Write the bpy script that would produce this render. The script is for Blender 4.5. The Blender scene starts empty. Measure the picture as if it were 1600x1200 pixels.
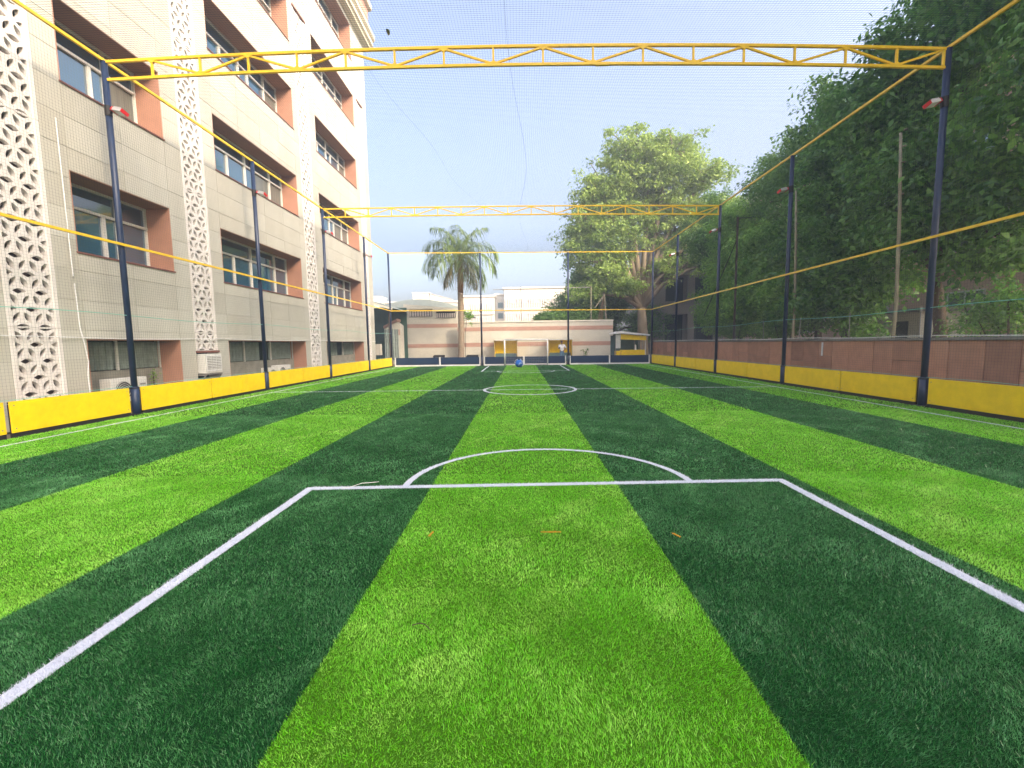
import bpy, math, random
import numpy as np
from mathutils import Vector, Matrix
from mathutils.geometry import tessellate_polygon

# ------------------------------------------------------------------ camera, light, exposure
S = bpy.context.scene
COL = S.collection
R = math.radians
cam_d = bpy.data.cameras.new('camera')
cam = bpy.data.objects.new('camera', cam_d); COL.objects.link(cam)
F_PX, YAW, PITCH, ROLL = 681.8, -0.0208, -0.09324, -0.01364
cam_d.sensor_fit = 'HORIZONTAL'; cam_d.sensor_width = 36.0; cam_d.lens = F_PX / 1600 * 36.0
cam_d.clip_start = 0.05; cam_d.clip_end = 2000
_cy, _sy, _cp, _sp = math.cos(YAW), math.sin(YAW), math.cos(PITCH), math.sin(PITCH)
_f = Vector((_sy * _cp, _cy * _cp, _sp)); _r = Vector((_cy, -_sy, 0)); _u = _r.cross(_f)
_cr, _sr = math.cos(ROLL), math.sin(ROLL)
_r2 = _r * _cr + _u * _sr; _u2 = -_r * _sr + _u * _cr
M = Matrix((( _r2.x, _u2.x, -_f.x, -0.02), (_r2.y, _u2.y, -_f.y, 0.0), (_r2.z, _u2.z, -_f.z, 1.53), (0, 0, 0, 1)))
cam.matrix_world = M
S.camera = cam

SUN_DIR = Vector((0.62, -0.50, 0.53)).normalized()          # towards the sun
SUN_EL = math.asin(SUN_DIR.z); SUN_ROT = math.atan2(SUN_DIR.x, SUN_DIR.y)
world = bpy.data.worlds.new('World'); S.world = world; world.use_nodes = True
nt = world.node_tree; nt.nodes.clear()
wo = nt.nodes.new('ShaderNodeOutputWorld'); bg = nt.nodes.new('ShaderNodeBackground')
sky = nt.nodes.new('ShaderNodeTexSky'); sky.sky_type = 'NISHITA'; sky.sun_disc = False
sky.sun_elevation = SUN_EL; sky.sun_rotation = SUN_ROT
sky.air_density = 0.85; sky.dust_density = 10.0; sky.ozone_density = 0.8; sky.altitude = 200
bg.inputs['Strength'].default_value = 0.15
nt.links.new(sky.outputs[0], bg.inputs[0]); nt.links.new(bg.outputs[0], wo.inputs[0])
sun_d = bpy.data.lights.new('sun', 'SUN'); sun_d.energy = 0.5; sun_d.angle = R(2.0); sun_d.color = (1.0, 0.78, 0.52)
sun = bpy.data.objects.new('sun', sun_d); COL.objects.link(sun); sun.location = (60, -50, 60)
sun.rotation_euler = SUN_DIR.to_track_quat('Z', 'Y').to_euler()
S.view_settings.view_transform = 'Standard'; S.view_settings.look = 'None'
S.view_settings.exposure = 2.15; S.view_settings.gamma = 1.0; S.view_settings.use_curve_mapping = False
S.cycles.max_bounces = 6; S.cycles.diffuse_bounces = 3; S.cycles.glossy_bounces = 3
S.cycles.transmission_bounces = 4; S.cycles.transparent_max_bounces = 6; S.cycles.volume_bounces = 0

rng = np.random.default_rng(7); random.seed(7)

# ------------------------------------------------------------------ materials
def mat(name, col, rough=0.7, spec=0.3, var=0.0, scale=3.0, bump=0.0, bscale=40.0, metal=0.0, tone=None, objvar=0.0, col2=None, coat=0.0, stretch=None):
    m = bpy.data.materials.new(name); m.use_nodes = True
    t = m.node_tree; b = t.nodes['Principled BSDF']
    b.inputs['Base Color'].default_value = (*col, 1); b.inputs['Roughness'].default_value = rough
    b.inputs['Specular IOR Level'].default_value = spec; b.inputs['Metallic'].default_value = metal
    if coat: b.inputs['Coat Weight'].default_value = coat; b.inputs['Coat Roughness'].default_value = 0.15
    g = t.nodes.new('ShaderNodeNewGeometry')
    pos = g.outputs['Position']
    if stretch:
        mp = t.nodes.new('ShaderNodeMapping'); mp.inputs['Scale'].default_value = stretch
        t.links.new(pos, mp.inputs[0]); pos = mp.outputs[0]
    cur = None
    if var or col2 or tone or objvar:
        mx = t.nodes.new('ShaderNodeMix'); mx.data_type = 'RGBA'
        c2 = col2 if col2 else tuple(c * (1 - var) for c in col)
        mx.inputs[6].default_value = (*col, 1); mx.inputs[7].default_value = (*c2, 1)
        if tone:
            a = t.nodes.new('ShaderNodeAttribute'); a.attribute_name = tone
            t.links.new(a.outputs['Fac'], mx.inputs[0])
        elif objvar:
            oi = t.nodes.new('ShaderNodeObjectInfo')
            nz = t.nodes.new('ShaderNodeTexNoise'); nz.inputs['Scale'].default_value = scale; nz.inputs['Detail'].default_value = 6
            t.links.new(pos, nz.inputs['Vector'])
            ma = t.nodes.new('ShaderNodeMath'); ma.operation = 'MULTIPLY_ADD'; ma.inputs[1].default_value = objvar
            t.links.new(oi.outputs['Random'], ma.inputs[0]); t.links.new(nz.outputs[0], ma.inputs[2])
            mr = t.nodes.new('ShaderNodeMapRange'); mr.inputs[1].default_value = .3; mr.inputs[2].default_value = .7 + objvar
            t.links.new(ma.outputs[0], mr.inputs[0]); t.links.new(mr.outputs[0], mx.inputs[0])
        else:
            nz = t.nodes.new('ShaderNodeTexNoise'); nz.inputs['Scale'].default_value = scale; nz.inputs['Detail'].default_value = 6
            nz.inputs['Roughness'].default_value = .65
            t.links.new(pos, nz.inputs['Vector'])
            mr = t.nodes.new('ShaderNodeMapRange'); mr.inputs[1].default_value = .33; mr.inputs[2].default_value = .67
            t.links.new(nz.outputs[0], mr.inputs[0]); t.links.new(mr.outputs[0], mx.inputs[0])
        t.links.new(mx.outputs[2], b.inputs['Base Color'])
    if bump:
        nb = t.nodes.new('ShaderNodeTexNoise'); nb.inputs['Scale'].default_value = bscale; nb.inputs['Detail'].default_value = 4
        t.links.new(pos, nb.inputs['Vector'])
        bp = t.nodes.new('ShaderNodeBump'); bp.inputs['Strength'].default_value = bump; bp.inputs['Distance'].default_value = .02
        t.links.new(nb.outputs[0], bp.inputs['Height']); t.links.new(bp.outputs[0], b.inputs['Normal'])
    return m

def leafmat(name, c1, c2, trans=0.35, rough=0.45, spec=0.35):
    m = mat(name, c1, rough, spec, tone='tone', col2=c2)
    t = m.node_tree; b = t.nodes['Principled BSDF']; out = [n for n in t.nodes if n.type == 'OUTPUT_MATERIAL'][0]
    mx = [n for n in t.nodes if n.type == 'MIX'][0]
    tr = t.nodes.new('ShaderNodeBsdfTranslucent'); t.links.new(mx.outputs[2], tr.inputs[0])
    ms = t.nodes.new('ShaderNodeMixShader'); ms.inputs[0].default_value = trans
    t.links.new(b.outputs[0], ms.inputs[1]); t.links.new(tr.outputs[0], ms.inputs[2]); t.links.new(ms.outputs[0], out.inputs[0])
    return m

MT = {}
MT['turf_light'] = leafmat('turf_light', (.15, .58, .006), (.50, .86, .16), .25, .36, .45)  # pale second colour also carries the painted sheen patches
MT['turf_dark'] = leafmat('turf_dark', (.010, .125, .022), (.16, .45, .17), .2, .33, .55)
MT['infill_light'] = mat('light_turf_thatch', (.06, .17, .008), .9, .1, var=.4, scale=30)
MT['infill_dark'] = mat('dark_turf_thatch', (.007, .05, .012), .9, .1, var=.4, scale=30)
MT['turf_white'] = leafmat('turf_white', (.62, .66, .78), (.80, .82, .88), .2, .5, .3)
MT['turf_orange'] = leafmat('turf_orange', (.55, .25, .01), (.75, .38, .02), .2, .5, .3)
MT['ground'] = mat('dusty_ground', (.30, .25, .19), .95, .1, var=.35, scale=.8, bump=.4)
MT['yellow'] = mat('yellow_board_paint', (.95, .66, .008), .5, .2, var=.15, scale=3.5)
MT['yellow_metal'] = mat('yellow_metal_paint', (.92, .60, .03), .38, .4, var=.16, scale=9)
MT['navy'] = mat('navy_pole_paint', (.013, .032, .085), .38, .45, var=.3, scale=5)
MT['navy_board'] = mat('navy_board_paint', (.010, .035, .095), .45, .35, var=.2, scale=1)
MT['black'] = mat('black_steel', (.018, .018, .02), .55, .35, var=.3, scale=8)
MT['white'] = mat('white_paint', (.80, .80, .80), .5, .35, var=.08, scale=4)
MT['offwhite'] = mat('off_white_plastic', (.70, .70, .66), .5, .35, var=.1, scale=5)
MT['tile'] = mat('cream_stone_tile', (.535, .53, .475), .75, .2, scale=2.4, objvar=.45, col2=(.45, .435, .375), bump=.06, bscale=60, stretch=(1, 1, .22))
MT['tile_back'] = mat('joint_mortar', (.46, .44, .38), .9, .1, var=.2, scale=6)
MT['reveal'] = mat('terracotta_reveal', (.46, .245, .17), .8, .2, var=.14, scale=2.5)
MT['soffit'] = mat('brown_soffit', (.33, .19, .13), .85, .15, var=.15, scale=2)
MT['sill'] = mat('dark_red_sill', (.22, .10, .08), .7, .2, var=.2, scale=5)
MT['jali'] = mat('white_stone_lattice', (.78, .76, .74), .75, .2, scale=3, objvar=.3, col2=(.68, .64, .61))
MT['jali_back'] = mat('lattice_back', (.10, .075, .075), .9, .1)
MT['frame'] = mat('aluminium_frame', (.66, .66, .62), .4, .4, var=.08, scale=6)
MT['glass'] = mat('dark_window_glass', (.016, .085, .15), .04, .9, var=.3, scale=.7)  # blue in the base colour stands in for reflected sky
MT['glass'].node_tree.nodes['Principled BSDF'].inputs['IOR'].default_value = 2.0
MT['curtain'] = mat('grey_curtain_glass', (.16, .17, .15), .2, .5, var=.3, scale=14, stretch=(1, 1, .02))
MT['drape'] = mat('pale_drapes', (.30, .36, .33), .8, .15, var=.3, scale=6)
MT['plaster'] = mat('grey_plaster', (.33, .32, .27), .9, .1, var=.3, scale=3, bump=.2)
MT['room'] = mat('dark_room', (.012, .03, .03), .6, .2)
MT['cornice'] = mat('cream_cornice', (.60, .54, .42), .75, .2, var=.1, scale=4)
MT['pink_parapet'] = mat('pink_parapet', (.52, .27, .21), .8, .2, var=.15, scale=2)
MT['brownwall'] = mat('red_sandstone', (.56, .30, .20), .85, .2, scale=3.8, objvar=.75, col2=(.29, .155, .11), bump=.25, bscale=22)
MT['mortar'] = mat('grey_mortar', (.25, .22, .20), .95, .1, var=.3, scale=8)
MT['coping'] = mat('grey_coping', (.26, .25, .23), .9, .1, var=.35, scale=5, bump=.2)
MT['cream'] = mat('cream_wall_paint', (.58, .555, .475), .85, .15, var=.09, scale=1.3)
MT['cream2'] = mat('pale_cream_paint', (.74, .70, .60), .85, .15, var=.08, scale=.4)
MT['band'] = mat('red_band_paint', (.47, .29, .23), .85, .15, var=.15, scale=2)
MT['fin'] = mat('grey_pink_fins', (.45, .40, .38), .8, .2)
MT['vault'] = mat('grey_sheet_roof', (.36, .42, .42), .5, .3, var=.15, scale=2)
MT['shed_green'] = mat('green_sheet', (.06, .13, .095), .7, .2, var=.35, scale=2)
MT['teal'] = mat('teal_panel', (.13, .22, .23), .6, .3, var=.2, scale=2)
MT['bark'] = mat('grey_brown_bark', (.10, .08, .06), .95, .1, var=.45, scale=4, bump=.6, bscale=14, stretch=(1, 1, .3))
MT['bark_pale'] = mat('pale_bark', (.34, .27, .19), .95, .1, var=.4, scale=3, bump=.5, bscale=10, stretch=(1, 1, .35))
MT['palm_bark'] = mat('palm_trunk', (.34, .27, .20), .95, .1, var=.3, scale=5, bump=.6, bscale=8, stretch=(.5, .5, 3))
MT['sheath'] = mat('palm_sheath', (.30, .17, .08), .85, .15, var=.45, scale=5, stretch=(2, 2, .3))
MT['bamboo'] = mat('weathered_bamboo', (.40, .36, .25), .85, .15, var=.4, scale=4, stretch=(1, 1, .4))
MT['pinkbldg'] = mat('pink_beige_wall', (.55, .38, .28), .85, .15, var=.12, scale=.7)
MT['greyblock'] = mat('grey_concrete_block', (.36, .33, .29), .9, .1, var=.2, scale=.8)
MT['net'] = mat('dark_net_cord', (.02, .05, .09), .7, .2)
MT['rope'] = mat('turquoise_rope', (.20, .50, .42), .7, .2)
MT['red'] = mat('red_plastic', (.55, .02, .03), .4, .4)
MT['silver'] = mat('silver_housing', (.55, .56, .58), .35, .5, metal=.5)
MT['lens'] = mat('lamp_lens', (.60, .62, .60), .12, .5)
MT['blue_tarp'] = mat('blue_tarpaulin', (.01, .16, .62), .35, .4, var=.35, scale=14)
MT['skin'] = mat('skin', (.27, .15, .095), .6, .3)
MT['hair'] = mat('black_hair', (.012, .01, .009), .6, .3)
MT['shirt'] = mat('white_shirt', (.78, .79, .82), .85, .1, var=.08, scale=20)
MT['jeans'] = mat('blue_jeans', (.13, .24, .36), .9, .1, var=.25, scale=25)
MT['tan'] = mat('tan_net_cloth', (.30, .22, .14), .9, .1, var=.4, scale=3)
MT['steel'] = mat('dull_steel_tube', (.30, .29, .27), .6, .3, var=.3, scale=5)
MT['leaf_dark'] = leafmat('leaf_dark', (.034, .13, .024), (.26, .50, .09), .45, .38, .6)
MT['leaf_mid'] = leafmat('leaf_mid', (.055, .15, .03), (.21, .37, .08), .4, .5, .3)
MT['leaf_fresh'] = leafmat('leaf_fresh', (.10, .25, .03), (.34, .55, .11), .45, .5, .3)
MT['leaf_yellow'] = leafmat('leaf_yellow', (.13, .24, .035), (.40, .53, .13), .4, .5, .25)
MT['leaf_palm'] = leafmat('leaf_palm', (.08, .16, .035), (.28, .36, .12), .3, .45, .35)
MT['leaf_palm_dry'] = leafmat('leaf_palm_dry', (.16, .14, .04), (.30, .24, .08), .3, .6, .2)

# ------------------------------------------------------------------ helpers
def tag(o, label=None, cat=None, group=None, kind=None):
    if label: o['label'] = label
    if cat: o['category'] = cat
    if group: o['group'] = group
    if kind: o['kind'] = kind
    return o

ORG = {}
def thing(name, label, cat, loc=(0, 0, 0), group=None):
    o = bpy.data.objects.new(name, None); COL.objects.link(o); o.empty_display_size = .2
    o.location = loc; ORG[o] = Vector(loc)
    return tag(o, label, cat, group)

def org(o):
    return ORG.get(o, Vector((0, 0, 0)))

class MB:
    def __init__(s): s.v = []; s.f = []
    def add(s, vs, fs):
        n = len(s.v); s.v += [tuple(v) for v in vs]; s.f += [tuple(i + n for i in f) for f in fs]; return s
    def box(s, x0, x1, y0, y1, z0, z1):
        vs = [(x0, y0, z0), (x1, y0, z0), (x1, y1, z0), (x0, y1, z0), (x0, y0, z1), (x1, y0, z1), (x1, y1, z1), (x0, y1, z1)]
        return s.add(vs, [(0, 3, 2, 1), (4, 5, 6, 7), (0, 1, 5, 4), (1, 2, 6, 5), (2, 3, 7, 6), (3, 0, 4, 7)])
    def bbox(s, x0, x1, y0, y1, z0, z1, b):            # box with chamfered edges
        vs = []; 
        for (ix, iy, iz) in [(i, j, k) for k in (0, 1) for j in (0, 1) for i in (0, 1)]:
            X = (x0, x1)[ix]; Y = (y0, y1)[iy]; Z = (z0, z1)[iz]; sx = b if ix == 0 else -b; sy = b if iy == 0 else -b; sz = b if iz == 0 else -b
            vs += [(X, Y + sy, Z + sz), (X + sx, Y, Z + sz), (X + sx, Y + sy, Z)]
        def c(i, j, k): return (i + 2 * j + 4 * k) * 3
        fs = [(c(0,0,0), c(0,0,1), c(0,1,1), c(0,1,0)), (c(1,0,0), c(1,1,0), c(1,1,1), c(1,0,1)),
              (c(0,0,0)+1, c(1,0,0)+1, c(1,0,1)+1, c(0,0,1)+1), (c(0,1,0)+1, c(0,1,1)+1, c(1,1,1)+1, c(1,1,0)+1),
              (c(0,0,0)+2, c(0,1,0)+2, c(1,1,0)+2, c(1,0,0)+2), (c(0,0,1)+2, c(1,0,1)+2, c(1,1,1)+2, c(0,1,1)+2)]
        for k in (0, 1):
            for j in (0, 1): fs.append((c(0,j,k)+1, c(1,j,k)+1, c(1,j,k)+2, c(0,j,k)+2))
            for i in (0, 1): fs.append((c(i,0,k), c(i,1,k), c(i,1,k)+2, c(i,0,k)+2))
        for i in (0, 1):
            for j in (0, 1): fs.append((c(i,j,0), c(i,j,1), c(i,j,1)+1, c(i,j,0)+1))
        for i in (0, 1):
            for j in (0, 1):
                for k in (0, 1): fs.append((c(i,j,k), c(i,j,k)+1, c(i,j,k)+2))
        return s.add(vs, fs)
    def tube(s, pts, rad, n=8, caps=True):
        pts = [Vector(p) for p in pts]
        if not isinstance(rad, (list, tuple)): rad = [rad] * len(pts)
        base = len(s.v); L = len(pts)
        prev = None
        for i, p in enumerate(pts):
            d = (pts[min(i + 1, L - 1)] - pts[max(i - 1, 0)]).normalized()
            if prev is None:
                a = Vector((0, 0, 1)) if abs(d.z) < .9 else Vector((1, 0, 0))
                u = d.cross(a).normalized()
            else:
                u = (prev - d * prev.dot(d)).normalized()
            prev = u; w = d.cross(u)
            for k in range(n):
                t = 2 * math.pi * (k + .5) / n
                q = p + (u * math.cos(t) + w * math.sin(t)) * rad[i]
                s.v.append(tuple(q))
        for i in range(L - 1):
            for k in range(n):
                a = base + i * n + k; b = base + i * n + (k + 1) % n
                s.f.append((a, b, b + n, a + n))
        if caps:
            s.f.append(tuple(base + k for k in range(n))[::-1]); s.f.append(tuple(base + (L - 1) * n + k for k in range(n)))
        return s
    def bar(s, p0, p1, w, h=None):                       # square bar between two points
        h = h or w; p0 = Vector(p0); p1 = Vector(p1); d = (p1 - p0).normalized()
        a = Vector((0, 0, 1)) if abs(d.z) < .95 else Vector((0, 1, 0))
        u = d.cross(a).normalized() * w / 2; v = u.cross(d).normalized() * h / 2
        vs = [p0 - u - v, p0 + u - v, p0 + u + v, p0 - u + v, p1 - u - v, p1 + u - v, p1 + u + v, p1 - u + v]
        return s.add(vs, [(0, 1, 2, 3)[::-1], (4, 5, 6, 7), (0, 1, 5, 4), (1, 2, 6, 5), (2, 3, 7, 6), (3, 0, 4, 7)])
    def prism(s, poly, axis, a0, a1):                    # extrude a 2-D polygon along an axis ('x','y','z')
        n = len(poly)
        def P(p, a):
            return (a, p[0], p[1]) if axis == 'x' else ((p[0], a, p[1]) if axis == 'y' else (p[0], p[1], a))
        vs = [P(p, a0) for p in poly] + [P(p, a1) for p in poly]
        fs = [tuple(range(n))[::-1], tuple(range(n, 2 * n))] + [(i, (i + 1) % n, n + (i + 1) % n, n + i) for i in range(n)]
        return s.add(vs, fs)
    def sphere(s, c, r, nu=12, nv=8, jitter=0):
        c = Vector(c); r = r if isinstance(r, (tuple, list)) else (r, r, r); b = len(s.v)
        s.v.append((c.x, c.y, c.z - r[2]))
        for j in range(1, nv):
            ph = math.pi * j / nv
            for i in range(nu):
                th = 2 * math.pi * i / nu; q = 1 + random.uniform(-jitter, jitter)
                s.v.append((c.x + r[0] * q * math.sin(ph) * math.cos(th), c.y + r[1] * q * math.sin(ph) * math.sin(th), c.z - r[2] * q * math.cos(ph)))
        s.v.append((c.x, c.y, c.z + r[2])); top = len(s.v) - 1
        for i in range(nu):
            s.f.append((b, b + 1 + (i + 1) % nu, b + 1 + i))
            s.f.append((top, b + 1 + (nv - 2) * nu + i, b + 1 + (nv - 2) * nu + (i + 1) % nu))
        for j in range(nv - 2):
            for i in range(nu):
                a = b + 1 + j * nu + i; d = b + 1 + j * nu + (i + 1) % nu
                s.f.append((a, d, d + nu, a + nu))
        return s
    def build(s, name, m, parent=None, smooth=False, root=None):
        o0 = org(parent) if parent else Vector((0, 0, 0))
        me = bpy.data.meshes.new(name)
        me.from_pydata([(v[0] - o0.x, v[1] - o0.y, v[2] - o0.z) for v in s.v], [], s.f)
        me.materials.append(MT[m] if isinstance(m, str) else m)
        if smooth: me.shade_smooth()
        o = bpy.data.objects.new(name, me); COL.objects.link(o)
        if parent: o.parent = parent; ORG[o] = o0
        return o

def npmesh(name, verts, faces_n, loops, m, tone=None, parent=None):
    """verts (N,3), faces all of size faces_n given as flat loops."""
    me = bpy.data.meshes.new(name)
    o0 = org(parent) if parent else Vector((0, 0, 0))
    verts = verts - np.array(o0)
    nv = len(verts); nf = len(loops) // faces_n
    me.vertices.add(nv); me.vertices.foreach_set('co', verts.astype(np.float32).ravel())
    me.loops.add(len(loops)); me.loops.foreach_set('vertex_index', loops.astype(np.int32))
    me.polygons.add(nf); me.polygons.foreach_set('loop_start', (np.arange(nf) * faces_n).astype(np.int32))
    me.polygons.foreach_set('loop_total', np.full(nf, faces_n, dtype=np.int32))
    me.update(calc_edges=True)
    if tone is not None:
        at = me.attributes.new('tone', 'FLOAT', 'POINT'); at.data.foreach_set('value', tone.astype(np.float32))
    me.materials.append(MT[m])
    o = bpy.data.objects.new(name, me); COL.objects.link(o)
    if parent: o.parent = parent; ORG[o] = o0
    return o

def place(mesh, name, loc, parent):
    o = bpy.data.objects.new(name, mesh); COL.objects.link(o); o.parent = parent
    o.location = Vector(loc) - org(parent); ORG[o] = org(parent)
    return o

def copy_tree(o, parent=None):
    c = o.copy(); COL.objects.link(c)
    if parent: c.parent = parent
    for ch in list(o.children): copy_tree(ch, c)
    return c
NTH = ['first', 'second', 'third', 'fourth', 'fifth', 'sixth', 'seventh', 'eighth', 'ninth', 'tenth', 'eleventh', 'twelfth']

# ------------------------------------------------------------------ ground and pitch
g = MB(); N = 24
for a in (0,):
    g.add([(-700, -500, -.06), (700, -500, -.06), (700, 900, -.06), (-700, 900, -.06)], [(0, 1, 2, 3)])
tag(g.build('ground', 'ground'), 'bare dusty ground around the football pitch', kind='structure')

PX0, PX1, PY0, PY1 = -8.86, 8.86, -3.2, 30.25
EDGE = [PX0, -7.02, -5.0, -3.0, -1.0, 1.0, 3.0, 5.0, 7.0, PX1]

def arc(cx, cy, r, a0, a1, n=48):
    return [(cx + r * math.cos(R(a0 + (a1 - a0) * i / n)), cy + r * math.sin(R(a0 + (a1 - a0) * i / n))) for i in range(n + 1)]
MARKS = [  # name, label, points, width, material
    ('penalty_box_line', 'white penalty box outline on the turf nearest the camera', [(-2.3, -1.4), (-2.3, 4.52), (2.8, 4.70), (2.8, -1.4)], .088, 'turf_white'),
    ('penalty_arc', 'white half-round arc joined to the near penalty box line', arc(.265, 4.62, 1.55, 3, 181, 40), .075, 'turf_white'),
    ('penalty_spot', 'short orange dash mark in the middle of the near penalty box', [(.125, 3.41), (.29, 3.41)], .02, 'turf_orange'),
    ('halfway_line', 'thin white halfway line across the pitch', [(-8.35, 14.3), (8.2, 14.3)], .07, 'turf_white'),
    ('centre_circle', 'white centre circle around the middle of the pitch', arc(.27, 14.35, 1.5, 0, 360, 64), .095, 'turf_white'),
    ('far_penalty_box_line', 'white penalty box outline before the far goal', [(-2.18, 29.4), (-2.18, 23.9), (2.62, 23.9), (2.62, 29.4)], .08, 'turf_white'),
    ('far_penalty_arc', 'white half-round arc of the far penalty box', arc(.25, 23.9, 1.55, 180, 360, 40), .08, 'turf_white'),
    ('touchline', 'thin white touchline along the left boards', [(-8.28, -3), (-8.28, 30.1)], .055, 'turf_white'),
    ('touchline', 'thin white touchline along the right boards', [(8.25, -3), (8.25, 30.1)], .055, 'turf_white'),
    ('corner_mark', 'small orange mark left of the near penalty spot', [(-.77, 3.33), (-.75, 3.42)], .016, 'turf_orange'),
    ('corner_mark', 'small orange mark right of the near penalty spot', [(1.17, 3.37), (1.21, 3.30)], .016, 'turf_orange'),
]
SEG = []
for nm, lb, pts, w, m in MARKS:
    for a, b in zip(pts[:-1], pts[1:]): SEG.append((a[0], a[1], b[0], b[1], w))

def in_marks(p):
    out = np.zeros(len(p), bool)
    for ax, ay, bx, by, w in SEG:
        lo = min(ay, by) - .1; hi = max(ay, by) + .1
        idx = np.nonzero((p[:, 1] > lo) & (p[:, 1] < hi))[0]
        if not len(idx): continue
        q = p[idx] - np.array([ax, ay]); d = np.array([bx - ax, by - ay]); L2 = (d * d).sum()
        t = np.clip((q @ d) / L2, 0, 1)
        dist = np.hypot(*(q - t[:, None] * d).T)
        out[idx] |= dist < w / 2 + rng.normal(0, .004, len(idx))
    return out

def wav(p, seed, sc):
    r_ = np.random.default_rng(seed); z = np.zeros(len(p))
    for i in range(7):
        k = r_.normal(0, 1, 2) * sc * (1 + .55 * i); z += np.sin(p @ k + r_.uniform(0, 6.28)) / (1 + .4 * i)
    return z / 2.2

def blades(p, width, height, ridx):
    """one triangle per blade at the points p"""
    n = len(p)
    ph = rng.uniform(0, 2 * np.pi, n)
    h = height * rng.uniform(.6, 1.15, n)
    w = width * rng.uniform(.6, 1.3, n)
    lean = rng.normal(0, .42, (n, 2)); f1 = wav(p, 3, 3.2); f2 = wav(p, 5, 3.6)
    lean[:, 0] += .34 * f1; lean[:, 1] += -.12 + .34 * f2
    dx = np.cos(ph) * w / 2; dy = np.sin(ph) * w / 2
    v = np.empty((n, 3, 3))
    v[:, 0] = np.c_[p[:, 0] - dx, p[:, 1] - dy, np.zeros(n)]
    v[:, 1] = np.c_[p[:, 0] + dx, p[:, 1] + dy, np.zeros(n)]
    v[:, 2] = np.c_[p[:, 0] + lean[:, 0] * h, p[:, 1] + lean[:, 1] * h, h]
    tone = np.clip(rng.uniform(0, 1, n) ** 2 * .62 + .10 * wav(p, 11, .9) + .09 * wav(p, 23, 3.3) + .42 * np.maximum(0, wav(p, 31, 5.0) - .2) + .32 * np.maximum(0, wav(p, 37, 13) - .25), 0, 1)  # thresholded waves paint pale sheen patches into the random blade tone
    return v.reshape(-1, 3), np.repeat(tone, 3)

ZONES = [(0.0, 1.1, 2.6, 12000, .0032, .017), (1.1, 2.6, 3.4, 30000, .0025, .017), (2.6, 5.0, 6.2, 14000, .0034, .0175), (5.0, 9.5, 8.9, 4200, .0064, .019), (9.5, 17.5, 8.9, 900, .014, .023), (17.5, 30.2, 8.9, 260, .026, .028)]
ALLP = []
for (y0, y1, xm, dens, w, h) in ZONES:
    n = int((y1 - y0) * 2 * xm * dens)
    p = np.c_[rng.uniform(-xm, xm, n), rng.uniform(y0, y1, n)]
    p = p[(p[:, 0] > PX0) & (p[:, 0] < PX1)]
    ALLP.append((p, in_marks(p), w, h))
for (y0, y1, xi, xo, dens, w, h) in [(0.0, 1.1, 2.6, 4.6, 6000, .0035, .017), (1.1, 2.6, 3.4, 5.8, 9000, .0038, .018), (2.6, 5.0, 6.2, 8.9, 5000, .0055, .019)]:
    for sg in (-1, 1):
        p = np.c_[sg * rng.uniform(xi, xo, int((y1 - y0) * (xo - xi) * dens)), rng.uniform(y0, y1, int((y1 - y0) * (xo - xi) * dens))]
        p = p[(p[:, 0] > PX0) & (p[:, 0] < PX1)]
        ALLP.append((p, in_marks(p), w, h))
turf = thing('artificial_turf', 'artificial turf pitch in light and dark green stripes', 'turf', (0, 0, 0)); turf['kind'] = 'structure'
del turf['category']
for i in range(9):
    a, b = EDGE[i], EDGE[i + 1]
    vs = []; ts = []
    # base sheet
    nb = 34; base = []
    ys = np.linspace(PY0, PY1, nb)
    for y in ys: base += [(a, y, 0), (b, y, 0)]
    base = np.array(base); lo = []
    for k in range(nb - 1): lo += [2*k, 2*k+1, 2*k+3, 2*k, 2*k+3, 2*k+2]
    lo = np.array(lo)
    for (p, mk, w, h) in ALLP:
        j = rng.normal(0, .006, len(p))
        sel = (p[:, 0] + j > a) & (p[:, 0] + j <= b) & ~mk
        v, t = blades(p[sel], w, h, i); vs.append(v); ts.append(t)
    V = np.concatenate([base] + vs); T = np.concatenate([np.full(len(base), .3)] + ts)
    L = np.concatenate([lo, np.arange(len(base), len(V))])
    o = npmesh('turf_strip', V, 3, L, 'turf_light' if i % 2 == 0 else 'turf_dark', T, turf)
    o.data.materials.append(MT['infill_light' if i % 2 == 0 else 'infill_dark'])
    mi_ = np.zeros(len(L) // 3, dtype=np.int32); mi_[:len(lo) // 3] = 1; o.data.polygons.foreach_set('material_index', mi_)
    o['label'] = ('light' if i % 2 == 0 else 'dark') + ' green turf stripe'

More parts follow.
